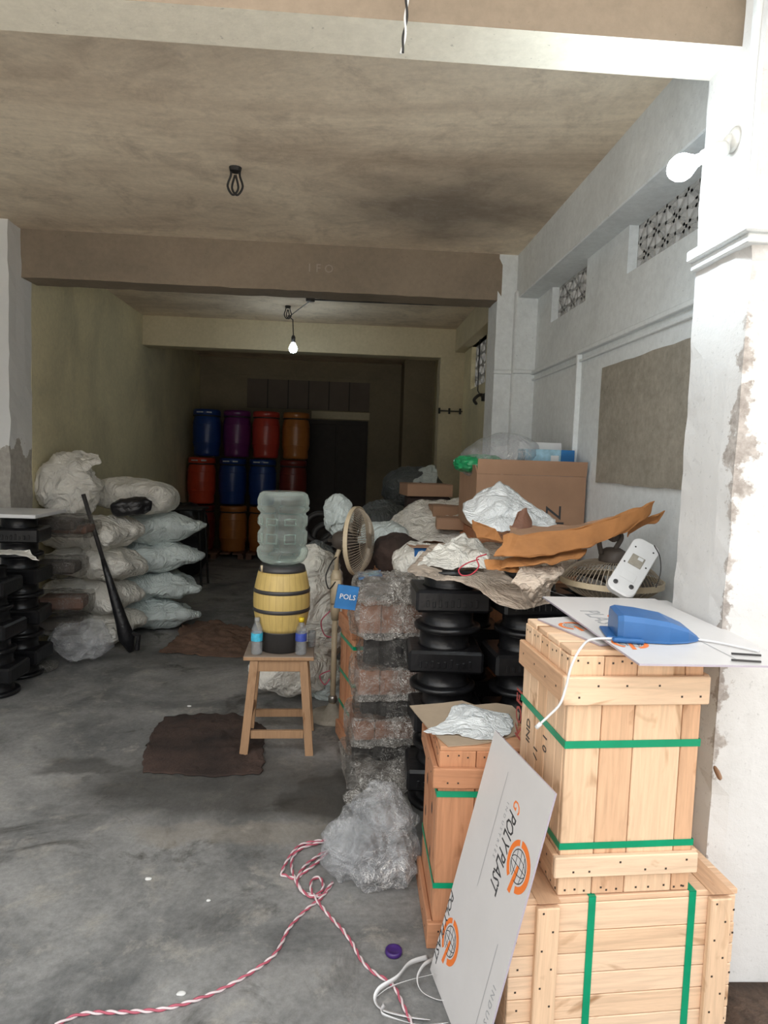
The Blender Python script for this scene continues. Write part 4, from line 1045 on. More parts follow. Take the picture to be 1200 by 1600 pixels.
bm = bmesh.new(); box(bm, .05, .10, -.002, -.0004, .2, .25); link('print_patch', bm, M['print_white'], t)
bm = bmesh.new(); box(bm, -.1, .17, .139, .142, .285, .33, rot=Matrix.Rotation(radians(-10), 3, 'X')); link('flap', bm, M['plastic_white'], t)

# fan head lying on its face
fc = Vector((1.185, 2.86, at(965, 917, 2.72).z+.0)); t = thing('fan_head', 'old fan head lying flat on the castings beside the near pillar', 'fan', fc)
def cage(t, R, dome, wires, rr, mat, ringmat, low, Mx=Matrix.Identity(4)):
    for k, (hgt, nm) in enumerate(((dome, 'rear_cage'), (-low, 'front_cage'))):
        bm = bmesh.new()
        for i in range(wires):
            a = 2*pi*i/wires; pts = []
            for s in range(9):
                f = s/8; r = R*(.22+.78*f) if True else 0
                z = hgt*(1-f**3.2)
                pts.append(Mx @ Vector((r*cos(a+.06*(1-f)), r*sin(a+.06*(1-f)), z)))
            tube(bm, pts, rr, 4, cap=False)
        for q in (.22, .62): tube(bm, [Mx @ Vector((R*q*cos(2*pi*i/40), R*q*sin(2*pi*i/40), hgt*(1-q**3.2 if q > .3 else .99))) for i in range(40)], rr*1.2, 4, closed=True)
        if k: lathe(bm, [(R*.2, hgt*.98), (R*.22, hgt*1.02), (.001, hgt*1.05)], 20, M4=Mx)
        link(nm, bm, mat, t)
    bm = bmesh.new(); n = 60
    lathe(bm, [(R*.985, -.012), (R*1.015, -.012), (R*1.015, .012), (R*.985, .012), (R*.985, -.012)], n, M4=Mx, cap=False); link('rim', bm, ringmat, t)
    for i in range(3):
        bm = bmesh.new(); a = 2*pi*i/3; rows = []
        for s in range(6):
            f = .15+.7*s/5; sp = .25+.55*sin(pi*f)
            rows.append([bm.verts.new(Mx @ Vector((R*f*cos(a+g), R*f*sin(a+g), .02*(g/sp)*1.2))) for g in (-sp, 0, sp)])
        for r0, r1 in zip(rows, rows[1:]):
            for q in range(2): bm.faces.new((r0[q], r1[q], r1[q+1], r0[q+1]))
        o = link('blade', bm, M['fan_dark'], t, True); md = o.modifiers.new('s', 'SOLIDIFY'); md.thickness = .002
cage(t, .215, .085, 64, .0020, M['fan_metal'], M['plastic_cream'], .07)
bm = bmesh.new(); lathe(bm, [(.055, .075), (.06, .09), (.055, .13), (.03, .145)], 20); link('motor', bm, M['fan_dark'], t, True)
bm = bmesh.new(); tube(bm, spline([(-.06, -.02, .12), (-.075, -.03, .19), (-.03, -.03, .235), (.02, -.03, .20), (.0, -.02, .14)], 6), .011, 8)
lathe(bm, [(.02, -.02), (.024, .02)], 14, c=(-.025, -.04, .20), M4=Matrix.Rotation(pi/2, 4, 'X')); link('bracket', bm, M['fan_dark'], t, True)
# white appliance base leaning over it
pa, pb = at(1006, 861, 2.66), at(972, 916, 2.56)
axu = (pb-pa).normalized(); nrm = (CAM-pa).normalized(); nrm = (nrm-axu*nrm.dot(axu)).normalized(); axs = axu.cross(nrm)
t = thing('appliance_base', 'white plastic appliance base with rubber feet leaning on the lying fan', 'appliance part', (pa+pb)/2)
Mb = Matrix((axs, axu, nrm)).transposed().to_4x4()
bm = bmesh.new(); hl, hw_ = .145, .056
def rrect(hw, hl, r, n=8):
    out = []
    for cx_, cy_, a0 in ((hw-r, hl-r, 0), (-hw+r, hl-r, 90), (-hw+r, -hl+r, 180), (hw-r, -hl+r, 270)):
        for k in range(n+1): a = radians(a0+90*k/n); out.append((cx_+r*cos(a), cy_+r*sin(a)))
    return out
rings = []
for s, z in ((.93, -.018), (1, -.012), (1, .010), (.95, .014)):
    rings.append([bm.verts.new(Mb @ Vector((x*s, y*s, z))) for x, y in rrect(hw_, hl, .035)])
for a, b_ in zip(rings, rings[1:]):
    for i in range(len(a)): bm.faces.new((a[i], a[(i+1) % len(a)], b_[(i+1) % len(a)], b_[i]))
bm.faces.new(rings[-1]); bm.faces.new(list(reversed(rings[0]))); SHL = link('shell', bm, M['plastic_white'], t)
def onb(x0, x1, y0, y1, z0, z1, nm, mat, bev=.001):
    bm = bmesh.new(); box(bm, x0, x1, y0, y1, z0, z1, bev=bev)
    for v in bm.verts: v.co = Mb @ v.co
    return link(nm, bm, mat, t)
onb(-.024, .030, -.055, .0, .0141, .0165, 'opening', M['cement']); onb(-.018, .004, -.05, -.035, .0166, .019, 'opening_tab', M['plastic_white'])
onb(-.03, .03, .035, .075, .0141, .0155, 'hatch', M['plastic_white'])
for x, y in ((-.030, .095), (.030, .108)):
    bm = bmesh.new(); lathe(bm, [(.009, .0141), (.009, .019), (.006, .020)], 16, c=(0, 0, 0))
    for v in bm.verts: v.co = Mb @ (v.co+Vector((x, y, 0)))
    link('rubber_foot', bm, M['darkgrey'], SHL)
for x, y in ((-.035, -.105), (.035, -.09), (-.04, -.02), (.042, .0)):
    bm = bmesh.new(); lathe(bm, [(.0035, .0141), (.0035, .0155)], 10)
    for v in bm.verts: v.co = Mb @ (v.co+Vector((x, y, 0)))
    link('screw', bm, M['iron_matt'], SHL)
o0 = t.location
bm = bmesh.new(); tube(bm, [p-o0 for p in spline([at(1022, 852, 2.6), at(1031, 870, 2.6), at(1032, 895, 2.58), at(1025, 918, 2.56)], 8)], .002, 6); link('lead', bm, M['iron_matt'], t)

# heap behind the fan: sacks, cartons, dark cloth
psheet('woven_sack', [[(590, 825, 4.9), (640, 780, 5.0), (690, 775, 5.0), (725, 775, 4.9)], [(600, 838, 4.6), (650, 815, 4.65), (695, 812, 4.6), (728, 812, 4.6)],
    [(612, 850, 4.3), (655, 845, 4.35), (700, 840, 4.3), (735, 840, 4.2)]], M['sack'], 'pale sack sheet spread over the heap left of the open carton', 'sack', .05, 5, 14)
tag(lump(at(620, 868, 4.1), (.13, .14, .12), 'dark_cloth', M['rag'], None, 3, amp=.05, freq=7), 'dark brown bundle of cloth right of the pedestal fan', 'cloth')
tag(lump(at(655, 880, 3.75), (.13, .14, .10), 'woven_sack', M['sack'], None, 13, amp=.05, freq=7), 'small pale sack lump below the small blue box', 'sack')
tag(lump(at(600, 842, 4.5), (.16, .15, .10), 'woven_sack', M['sack_blue'], None, 15, amp=.05, freq=6), 'pale sack lump just right of the fan guard', 'sack')
def small_box(name, label, px, py, Y, sx, sy, sz, mat, rz=0, grp=None, topmat=None, tw=.0):
    c = at(px, py, Y); t = thing(name, label, 'box', (c.x, c.y, c.z), rz, grp)
    bm = bmesh.new(); box(bm, -sx/2, sx/2, 0, sy, 0, sz, bev=.002); link('carton', bm, mat, t)
    bm = bmesh.new(); box(bm, -sx/2-tw, sx/2+tw, -tw, sy+tw, sz+.001, sz+.005); link('lid_flap', bm, topmat or mat, t)
    return t
small_box('small_box', 'small bright blue box with a brown card lid in the sack heap', 658, 877, 3.62, .075, .10, .075, M['blue'], .1, None, M['cardboard'], .022)
small_box('cardboard_carton', 'long dark brown carton lying left of the large open carton', 672, 776, 5.2, .36, .3, .09, M['cardboard'], .12, 'small cartons in the heap')
small_box('cardboard_carton', 'small brown carton under the sack sheet beside the large carton', 706, 828, 4.35, .20, .2, .07, M['cardboard'], -.1, 'small cartons in the heap')
small_box('cardboard_carton', 'brown carton half hidden behind the white sack and the large carton', 700, 818, 4.75, .22, .2, .12, M['cardboard'], .05, 'small cartons in the heap')
# support for this heap
for k, (x, y, hh, lab) in enumerate(((.42, 3.93, .86, 'hidden wooden crate under the sacks right of the pedestal fan'), (.55, 4.60, .95, 'hidden wooden crate at the rear of the sack heap'))):
    upright_crate('wooden_crate', lab, (x-.15, y, 0), .1, .5, .45, hh, [0, .3, .6, 1], [0, .3, .6, 1], [(.3, .38)], [], RED, 51+k, group='crates under the heap')
for k, (px, py, Y, sx, sy, sz, lab) in enumerate(((645, 765, 7.2, .30, .35, .22, 'grey polythene heap high at the back beside the ochre pillar'), (600, 815, 6.3, .22, .3, .18, 'dim grey polythene bundle at the foot of the rear heap'))):
    c = at(px, py, Y)
    if k < 2:
        bm = bmesh.new(); box(bm, c.x-sx*.8, c.x+sx*.8, Y-sy*.7, Y+sy*.7, 0, c.z-sz*.85, bev=.03); tag(link('dark_bale', bm, M['rag']), ('dark bale on the floor carrying the rear plastic heap', 'dark bale on the floor carrying the dim grey polythene bundle')[k], 'bale')
    tag(lump(c, (sx, sy, sz), 'plastic_bundle', M['grey_sheet'] if k < 2 else M['sack_blue'], None, 30+k, amp=.08, freq=4, p=2.2), lab, 'plastic bundle', 'dim bundles by the rear pillar')
_c = at(672, 776, 5.2); bm = bmesh.new(); box(bm, _c.x-.17, _c.x+.17, 5.22, 5.5, 0, _c.z-.001, bev=.02); tag(link('dark_bale', bm, M['rag']), 'dark bale propping the long dark brown carton', 'bale')

psheet('plastic_sheet', [[(640, 745, 7.0), (655, 728, 7.0), (678, 722, 7.0)], [(638, 757, 6.85), (660, 742, 6.85), (684, 738, 6.85)], [(642, 765, 6.8), (662, 758, 6.8), (682, 752, 6.8)]], M['sack_blue'], 'pale plastic sheet draped on top of the dim rear heap', 'plastic sheet', .05, 5, 61)
# blue cards on the crate by the fan pole
c = at(541, 947, 3.10); t = thing('blue_card', 'blue printed card box flap with white lettering on the crate by the fan', 'card box', (c.x, c.y, c.z))
Rm = Matrix.Rotation(radians(12), 3, 'Z')
bm = bmesh.new(); box(bm, -.05, .05, 0, .012, -.015, .095, rot=Matrix.Rotation(radians(9), 3, 'Y') @ Rm); link('panel', bm, M['bluebox'], t)
text('POLS', .034, (-.034, -.012, .038), (1, .21, -.16), (.16, 0, 1), M['print_white'], t, name='lettering')
c = at(577, 903, 3.40); t = thing('blue_card', 'blue and white printed packet lying on top of the wrapped column', 'card box', (c.x, c.y, c.z))
bm = bmesh.new(); box(bm, -.055, .065, -.02, .13, 0, .012, rot=Matrix.Rotation(radians(-8), 3, 'Y')); link('packet', bm, M['bluebox'], t)
bm = bmesh.new(); box(bm, -.03, .05, .0, .11, .013, .015, rot=Matrix.Rotation(radians(-8), 3, 'Y')); link('print_patch', bm, M['lightbluebox'], t)

# ------------------------------------------------------------ pedestal fan
fb = atz(519, 1121, 0); t = thing('pedestal_fan', 'cream pedestal fan on a round base behind the stool', 'fan', (fb.x, fb.y, 0))
bm = bmesh.new(); lathe(bm, [(.145, 0), (.15, .012), (.13, .028), (.05, .04), (.035, .07), (.022, .09)], 32); link('base', bm, M['cement'], t, True)
bm = bmesh.new(); lathe(bm, [(.017, .07), (.017, .62)], 16); link('pole', bm, M['plastic_cream'], t, True)
bm = bmesh.new(); lathe(bm, [(.026, .10), (.026, .13), (.018, .14)], 14); link('collar', bm, M['chrome'], t, True)
hub = at(534, 847, fb.y)-Vector((fb.x, fb.y, 0))
bm = bmesh.new(); lathe(bm, [(.022, .6), (.03, .66), (.034, .86), (.022, .9)], 16); box(bm, -.032, .032, -.045, -.01, .70, .85, bev=.01); link('control_box', bm, M['plastic_cream'], t, True)
bm = bmesh.new(); tube(bm, [(0, 0, .88), (0, 0, .98), tuple(hub)], .014, 10); link('neck', bm, M['plastic_cream'], t, True)
axf = Vector((.93, -.36, .05)).normalized(); Mf = (axf*-1).to_track_quat('Z', 'Y').to_matrix().to_4x4()
gc = at(558, 845, fb.y-.03)-Vector((fb.x, fb.y, 0)); Mf.translation = gc
cage(t, .200, .055, 64, .0015, M['fan_metal'], M['plastic_cream'], .075, Mf)
Mm = Mf.copy()
bm = bmesh.new(); lathe(bm, [(.05, .045), (.058, .06), (.055, .12), (.04, .145), (.012, .15), (.012, .18)], 20, M4=Mm); link('motor', bm, M['fan_dark'], t, True)
bm = bmesh.new(); tube(bm, spline([(0, -.04, .84), (-.04, -.07, .80), (-.06, -.05, .87), (-.03, -.04, .95), (-.0, -.01, .98)], 8), .004, 6); link('lead', bm, M['iron_matt'], t)
bm = bmesh.new(); pts = [(-.03, -.03, .66), (-.08, -.05, .6), (-.06, -.04, .52), (-.02, -.03, .5)]; tube(bm, spline(pts, 8), .004, 6)
link('tied_flex', bm, M['crimson'], t); bm = bmesh.new(); tube(bm, spline([(-.02, -.03, .30), (-.08, -.04, .27), (-.05, -.05, .22), (-.02, -.035, .25)], 8), .004, 6); link('tied_flex', bm, M['crimson'], t)

# sacks behind the stool
tag(lump(at(492, 955, 4.42), (.17, .15, .42), 'woven_sack', M['sack'], None, 21, amp=.07, freq=4.5, p=2.2, sub=5, fine=.006), 'tall slumped grey-white sack standing behind the water dispenser', 'sack', 'sacks behind the stool')
for k, (px, py, Y, s, mt_, lab) in enumerate(((455, 1045, 4.30, (.25, .14, .15), 'sack', 'low sack bulging out behind the stool legs'),
        (515, 1065, 4.40, (.13, .13, .17), 'sack_blue', 'small pale sack behind the fan pole near the floor'),
        (528, 805, 4.55, (.08, .10, .12), 'sack_blue', 'pale blue bag tip behind the pedestal fan guard'),
        (497, 880, 4.55, (.12, .12, .13), 'grey_sheet', 'grey sack neck beside the fan motor'))):
    c = at(px, py, Y)
    tag(lump(c, s, 'woven_sack', M[mt_], None, 40+k, amp=.055, freq=5.5, p=2.1, sub=5, zmin=.003, fine=.005), lab, 'sack', 'sacks behind the stool')
for k in range(3):
    c = at(500+k*9, 825+k*14, 6.2); bm = bmesh.new()
    n = 36; rad = .13-.02*k
    tube(bm, [c+Vector((rad*cos(2*pi*i/n), .03*k, rad*sin(2*pi*i/n))) for i in range(n)], .028, 8, closed=True)
    tag(link('hose_coil', bm, M['iron_matt'], None, True), ('upper black hose ring in the dark behind the dispenser', 'middle black hose ring in the dark behind the fan', 'lower black hose ring in the dark behind the fan')[k], 'hose', 'black hose rings')
bm = bmesh.new(); box(bm, -.35, .25, 6.1, 6.8, 0, .64, bev=.03); tag(link('dark_bale', bm, M['rag'], None), 'dark bale in the gloom under the black hose rings', 'bale')

# ------------------------------------------------------------ stool, dispenser, bottles
SX, SY, SW, SD, SH = -.485, 3.50, .365, .30, .52
t = thing('wooden_stool', 'light brown wooden stool carrying the water dispenser', 'stool', (SX+SW/2, SY+SD/2, 0), .03)
bm = bmesh.new(); box(bm, -SW/2, SW/2, -SD/2, SD/2, SH-.022, SH, bev=.003)
for f in bm.faces:
    f.normal_update(); f.material_index = 1 if f.normal.z > .7 else 0
link('seat', bm, [M['stoolwood'], M['stooltop']], t)
def beam4(bm, a, b_, wx, wy):
    a, b_ = Vector(a), Vector(b_); vs = []
    for p in (a, b_): vs.append([bm.verts.new((p.x+sx*wx/2, p.y+sy*wy/2, p.z)) for sx, sy in ((-1, -1), (1, -1), (1, 1), (-1, 1))])
    for i in range(4): bm.faces.new((vs[0][i], vs[0][(i+1) % 4], vs[1][(i+1) % 4], vs[1][i]))
    bm.faces.new(list(reversed(vs[0]))); bm.faces.new(vs[1])
for sx in (-1, 1):
    for sy in (-1, 1):
        bm = bmesh.new(); beam4(bm, (sx*(SW/2-.012), sy*(SD/2+.015), 0), (sx*(SW/2-.055), sy*(SD/2-.03), SH-.023), .042, .036); link('leg', bm, M['stoolwood'], t)
for sy in (-1, 1):
    bm = bmesh.new(); box(bm, -SW/2+.07, SW/2-.07, sy*(SD/2-.03)-.010, sy*(SD/2-.03)+.010, SH-.085, SH-.023, bev=.002); link('apron', bm, M['stoolwood'], t)
    bm = bmesh.new(); box(bm, -SW/2+.045, SW/2-.045, sy*(SD/2+.0)-.011, sy*(SD/2+.0)+.011, .085, .127, bev=.002); link('stretcher', bm, M['stoolwood'], t)
for sx in (-1, 1):
    bm = bmesh.new(); box(bm, sx*(SW/2-.055)-.010, sx*(SW/2-.055)+.010, -SD/2+.03, SD/2-.03, SH-.085, SH-.023, bev=.002); link('apron', bm, M['stoolwood'], t)
    bm = bmesh.new(); box(bm, sx*(SW/2-.03)-.010, sx*(SW/2-.03)+.010, -SD/2+.02, SD/2-.02, .15, .19, bev=.002); link('stretcher', bm, M['stoolwood'], t)
# barrel dispenser
bc = at(439, 1000, 3.655); BX, BY = bc.x, bc.y
zb0 = SH+.001
def zy(py): return at(439, py, BY-.12).z
t = thing('water_dispenser', 'yellow barrel-shaped water dispenser standing on the stool', 'water dispenser', (BX, BY, zb0))
zt = zy(897)-zb0; zbm = zy(990)-zb0
bm = bmesh.new(); prof = []
for k in range(17):
    f = k/16; prof.append((.128+.024*sin(pi*f), zbm+(zt-zbm)*f))
lathe(bm, prof, 52, cap=True); link('barrel_body', bm, M['barrel'], t, True)
bm = bmesh.new(); lathe(bm, [(.10, 0), (.112, .004), (.118, zbm-.01), (.128, zbm)], 40); link('foot_ring', bm, M['darkgrey'], t, True)
for q in (.36, .68):
    z = zbm+(zt-zbm)*q; r = .128+.024*sin(pi*q)+.003
    bm = bmesh.new(); lathe(bm, [(r-.004, z-.011), (r, z-.009), (r, z+.009), (r-.004, z+.011)], 48); link('hoop', bm, M['darkgrey'], t, True)
bm = bmesh.new(); lathe(bm, [(.126, zt), (.124, zt+.012), (.118, zt+.03), (.105, zt+.034)], 44); link('collar', bm, M['darkgrey'], t, True)
bm = bmesh.new(); tube(bm, [(-.10, -.09, zt+.005), (-.10, -.10, zt+.04)], .006, 8); link('float_pin', bm, M['plastic_cream'], t, True)
# jug on top
zj = zb0+zt+.034; ztop = at(439, 769, BY-.1).z
t = thing('water_bottle', 'large clear ribbed water bottle upside down on the dispenser', 'water bottle', (BX-.002, BY, zj))
Hj = ztop-zj; Rj = .138
bm = bmesh.new(); prof = [(.05, .0), (.075, .003), (.115, .018), (.132, .042), (.138, .075), (.134, .090), (.124, .098), (.122, .106), (.131, .118), (.131, Hj*.5-.018), (.121, Hj*.5-.008), (.121, Hj*.5+.008), (.131, Hj*.5+.018),
    (.131, Hj-.132), (.121, Hj-.122), (.121, Hj-.112), (.137, Hj-.098), (.139, Hj-.085), (.134, Hj-.076), (.138, Hj-.066), (.138, Hj-.045), (.128, Hj-.014), (.110, Hj-.001), (.08, Hj)]
def dent(a, h):
    if .12 < h < Hj-.13:
        k = abs(((a*4/(2*pi)) % 1)-.5); return 1-.055*max(0, 1-k*6)
    return 1
lathe(bm, prof, 72, wob=dent); shell = link('bottle_shell', bm, M['jug'], t, True)
for a0 in (-1.95, -1.2, -2.65):   # moulded grip frames
    for z0, z1 in ((.125, Hj*.5-.025), (Hj*.5+.025, Hj-.14)):
        bm = bmesh.new(); Q = []
        for (da, zz) in ((-.22, z0), (.22, z0), (.22, z1), (-.22, z1)):
            Q.append((.132*cos(a0+da), .132*sin(a0+da), zz))
        Q2 = []
        for i in range(4):
            for s in range(5): Q2.append(Vector(Q[i]).lerp(Vector(Q[(i+1) % 4]), s/5))
        Q2 = [Vector((*(Vector((p.x, p.y)).normalized()*.1325), p.z)) for p in Q2]
        tube(bm, Q2, .0035, 6, closed=True); link('grip_frame', bm, M['jug'], shell, True)
# small bottles
def pet(name, label, px, py, Y, Ht, capm, labm):
    c = at(px, py, Y); t = thing(name, label, 'bottle', (c.x, c.y, SH+.001), 0, 'small bottles on the stool'); r = .030
    pr_ = [(.022, 0), (.028, .004)]
    for k in range(9): z = .012+k*.0085; pr_ += [(r, z), (r*.93, z+.0042)]
    pr_ += [(r, .092), (r, Ht-.075), (.027, Ht-.058), (.016, Ht-.030), (.012, Ht-.020), (.012, Ht-.006)]
    bm = bmesh.new(); lathe(bm, pr_, 26); link('bottle_body', bm, M['pet'], t, True)
    bm = bmesh.new(); lathe(bm, [(r+.0006, Ht-.122), (r+.0006, Ht-.080)], 28, cap=False); link('label_band', bm, labm, t, True)
    bm = bmesh.new(); lathe(bm, [(.0145, Ht-.022), (.0145, Ht), (.012, Ht+.001)], 20); link('cap', bm, capm, t, True)
    return t
pet('plastic_bottle', 'small clear bottle with a cyan label at the left front of the stool', 401, 1020, 3.545, .195, M['pet'], M['label_cyan'])
pet('plastic_bottle', 'small clear bottle with yellow cap and navy label at the right front of the stool', 470, 1018, 3.55, .197, M['bottle_cap_y'], M['label_blue'])
bm = bmesh.new(); c = at(487, 1000, 3.70); lathe(bm, [(.018, 0), (.021, .002), (.024, .085), (.022, .087), (.019, .004)], 20, c=(c.x, c.y, SH+.001)); tag(link('plastic_cup', bm, M['pet'], None, True), 'empty clear plastic cup right of the dispenser on the stool', 'cup')

# ------------------------------------------------------------ floor things
def rag(name, pts_net, label, mat, seed, amp=.02, freq=9, z=.0):
    net = [[atz(x, y, 0)+Vector((0, 0, h)) for x, y, h in r] for r in pts_net]
    return tag(sheet(net, 56, 56, amp, freq, seed, .006, name, mat, edge=.02, zmin=.004), label, 'sack cloth')
rag('jute_rag', [[(258, 1122, .01), (320, 1118, .02), (380, 1122, .02), (415, 1140, .01)], [(238, 1148, .015), (300, 1140, .02), (370, 1140, .03), (412, 1160, .02)],
    [(226, 1180, .015), (300, 1175, .012), (360, 1178, .02), (412, 1190, .015)], [(222, 1208, .005), (290, 1212, .01), (350, 1214, .01), (408, 1210, .01)]], 'dark wet jute sack spread on the floor in front of the stool', M['rag'], 3)
rag('jute_rag', [[(285, 980, .03), (330, 975, .05), (385, 985, .04), (420, 1000, .02)], [(275, 1000, .05), (325, 1000, .06), (375, 1003, .04), (400, 1010, .02)],
    [(248, 1020, .01), (310, 1025, .015), (350, 1028, .015), (385, 1028, .01)]], 'brown crumpled jute sack on the floor behind and left of the stool', M['rag2'], 6, .035, 8)
lc = bmesh.new(); c = atz(498, 1190, 0); bmesh.ops.create_circle(lc, cap_ends=True, radius=.10, segments=28, matrix=Matrix.Translation((c.x, c.y, .0025))); 
tag(link('wet_patch_ring', lc, M['cement']), 'round cement patch on the floor right of the stool feet', 'floor patch') if False else lc.free()
# clear bag
c = at(578, 1345, 2.48)
t = thing('poly_bag', 'large crumpled clear polythene bag on the floor left of the reddish crate', 'bag', (c.x, c.y, 0))
for k, (c_, s_) in enumerate((((0, 0, .12), (.15, .13, .12)), ((.05, .02, .20), (.10, .10, .10)), ((-.09, -.03, .10), (.08, .08, .09)), ((.02, -.08, .07), (.13, .07, .07)))):
    lump(c_, s_, ('bag_skin', 'bag_fold')[k > 0], M['film_big'], t, 51+k*3, rz=k, amp=.085, freq=5.5, p=1.7, sub=5, zmin=.003, smooth=False, oct=3, fine=.004)
# red and white twisted rope
rp = [(86, 1602), (130, 1584), (200, 1581), (262, 1575), (330, 1553), (385, 1524), (430, 1490), (452, 1450), (480, 1420), (500, 1405), (512, 1390), (520, 1380), (505, 1398), (490, 1400), (470, 1392), (465, 1375),
      (478, 1352), (500, 1336), (512, 1332), (498, 1348), (478, 1362), (462, 1372), (446, 1368), (440, 1366), (450, 1345), (468, 1322), (490, 1315), (508, 1314), (500, 1318), (470, 1328), (456, 1345), (460, 1372), (474, 1396), (490, 1402), (505, 1388), (500, 1372), (488, 1376), (486, 1392), (492, 1404),
      (505, 1420), (530, 1448), (548, 1470), (565, 1500), (585, 1520), (605, 1532), (618, 1545), (632, 1575), (646, 1604)]
P = spline([atz(x, y, .006) for x, y in rp], 10); dist = [0]
for a, b_ in zip(P, P[1:]): dist.append(dist[-1]+(b_-a).length)
N = int(dist[-1]/.004); rs = []; j = 0
for k in range(N):
    s = dist[-1]*k/(N-1)
    while j < len(P)-2 and dist[j+1] < s: j += 1
    f = (s-dist[j])/max(1e-9, dist[j+1]-dist[j]); rs.append((P[j].lerp(P[j+1], f), s))
t = thing('twisted_rope', 'long red and white twisted flex snaking across the grey floor', 'rope', rs[0][0])
o0 = rs[0][0].copy()
for ph, mt_, nm in ((0, 'pinkw', 'pale_strand'), (pi, 'crimson', 'red_strand')):
    pts = []
    for k, (p, s) in enumerate(rs):
        tg = (rs[min(k+1, N-1)][0]-rs[max(k-1, 0)][0]).normalized(); sd = Vector((-tg.y, tg.x, 0)).normalized(); a = s/.034*2*pi/1.0*.5*2*.5+ph
        lift = .003*(1+sin(s*21))*(1 if 1.0 < s < 3 else 0)
        pts.append(p-o0+sd*cos(a)*.0030+Vector((0, 0, sin(a)*.0030+lift)))
    bm = bmesh.new(); tube(bm, pts, .0034, 6); link(nm, bm, M[mt_], t, True)
# cap, tape, scraps
c = atz(615, 1490, 0); bm = bmesh.new(); lathe(bm, [(.026, .001), (.0275, .004), (.0265, .014), (.022, .016), (.018, .0125), (.002, .012)], 28, c=(c.x, c.y, 0)); tag(link('bottle_lid', bm, M['purple'], None, True), 'round purple plastic lid on the floor', 'lid')
def ribbon(name, label, pts, w=.011, twist=0, grp=None):
    P = spline([Vector(p) for p in pts], 8); bm = bmesh.new(); prev = None; N = len(P)
    for i, p in enumerate(P):
        tg = (P[min(i+1, N-1)]-P[max(i-1, 0)]).normalized(); sd = tg.cross(Vector((0, 0, 1))).normalized(); a = twist*sin(i/N*6)+.9
        sd = (sd*cos(a)+Vector((0, 0, 1))*sin(a))*w/2; sd.z = abs(sd.z)
        cur = (bm.verts.new(p-sd+Vector((0, 0, sd.z))), bm.verts.new(p+sd+Vector((0, 0, sd.z))))
        if prev: bm.faces.new((prev[0], cur[0], cur[1], prev[1]))
        prev = cur
    o = link(name, bm, M['plastic_white'], None, True); md = o.modifiers.new('t', 'SOLIDIFY'); md.thickness = .0009
    return tag(o, label, 'strap', grp)
fz = lambda x, y, h=.003: atz(x, y, h)
ribbon('packing_strap', 'white packing tape curl reaching furthest left beside the leaning board', [fz(668, 1498), fz(640, 1508, .02), fz(620, 1530, .03), fz(592, 1548, .02), fz(586, 1566), fz(600, 1580), fz(640, 1590), fz(672, 1596)], .014, .6, 'white packing tape curls')
ribbon('packing_strap', 'white packing tape loop rising close to the leaning board edge', [fz(678, 1500), fz(662, 1510, .03), fz(652, 1530, .03), fz(658, 1550, .01), fz(680, 1562), fz(700, 1566)], .011, .4, 'white packing tape curls')
ribbon('packing_strap', 'white packing tape strand lying across the red and white flex', [fz(588, 1560), fz(610, 1545, .01), fz(645, 1532, .02), fz(678, 1524, .02)], .011, .2, 'white packing tape curls')
ribbon('packing_strap', 'short white packing tape end nearest the camera by the rope', [fz(600, 1572, .01), fz(598, 1588, .02), fz(650, 1602), fz(700, 1600)], .012, .5, 'white packing tape curls')
for x, y, r, lab in ((232, 1373, .012, 'white paper scrap on the floor left of the rope coil'), (283, 1552, .014, 'white paper scrap next to the long rope run'), (326, 1407, .007, 'tiny white scrap in the middle of the front floor'), (296, 1103, .013, 'white scrap on the floor above the wet jute sack'), (1120, 1208, .0, '')):
    if r: c = atz(x, y, .003); tag(lump(c, (r, r*.6, .003), 'paper_scrap', M['litter'], None, int(x), sub=2, amp=.003, freq=60), lab, 'paper scrap', 'paper scraps on the floor')

# ------------------------------------------------------------ left side
SK = [(-1.96, 5.52, .14, 0, 'left sack in the bottom layer of the pile'), (-1.66, 6.05, .14, 1, 'right sack in the bottom layer of the pile'),
      (-1.96, 5.52, .40, 0, 'left sack in the second layer of the pile'), (-1.68, 6.05, .40, 1, 'right sack in the second layer of the pile'),
      (-1.96, 5.52, .65, 0, 'left sack in the third layer of the pile'), (-1.64, 6.05, .65, 1, 'right sack in the third layer of the pile'),
      (-1.96, 5.52, .89, 0, 'left sack in the fourth layer of the pile'), (-1.62, 6.05, .89, 1, 'right sack in the fourth layer of the pile')]
for k, (x, y, z, r, lab) in enumerate(SK):
    tag(lump((x+.02*sin(k*5), y+(.08 if not r else 0), z), (.31, .24, .118), 'filled_sack', M['sack_blue'] if r else M['sack'], None, 60+k, rz=radians((-16, 22)[r]+4*sin(k*3)), ry=radians(4*sin(k*7)), rx=radians(5*cos(k*4)), amp=.06, freq=4.2, pinch=.75, p=5, sub=5, zmin=.004, fine=.004, tip=.22*r), 'white woven '+lab, 'sack', 'stacked white sacks')
tag(lump(at(213, 775, 5.95), (.32, .2, .135), 'filled_sack', M['sack'], None, 71, rz=radians(-4), ry=radians(5), amp=.04, freq=3.5, pinch=.35, p=4, sub=5, fine=.004), 'long rolled cream sack lying on top of the sack pile', 'sack', 'stacked white sacks')
tag(lump(at(108, 762, 5.52), (.21, .2, .24), 'filled_sack', M['sack'], None, 74, amp=.09, freq=4, p=2.1, sub=5, fine=.006), 'bulging white sack sitting upright on the left of the pile', 'sack', 'stacked white sacks')
psheet('sack_mouth', [[(95, 712, 5.57), (120, 703, 5.57), (152, 708, 5.52)], [(100, 722, 5.47), (128, 716, 5.45), (158, 720, 5.47)], [(110, 738, 5.42), (130, 735, 5.39), (150, 728, 5.45)]], M['sack'], 'open gathered mouth of the upright sack on the pile', 'sack end', .03, 8, 33)
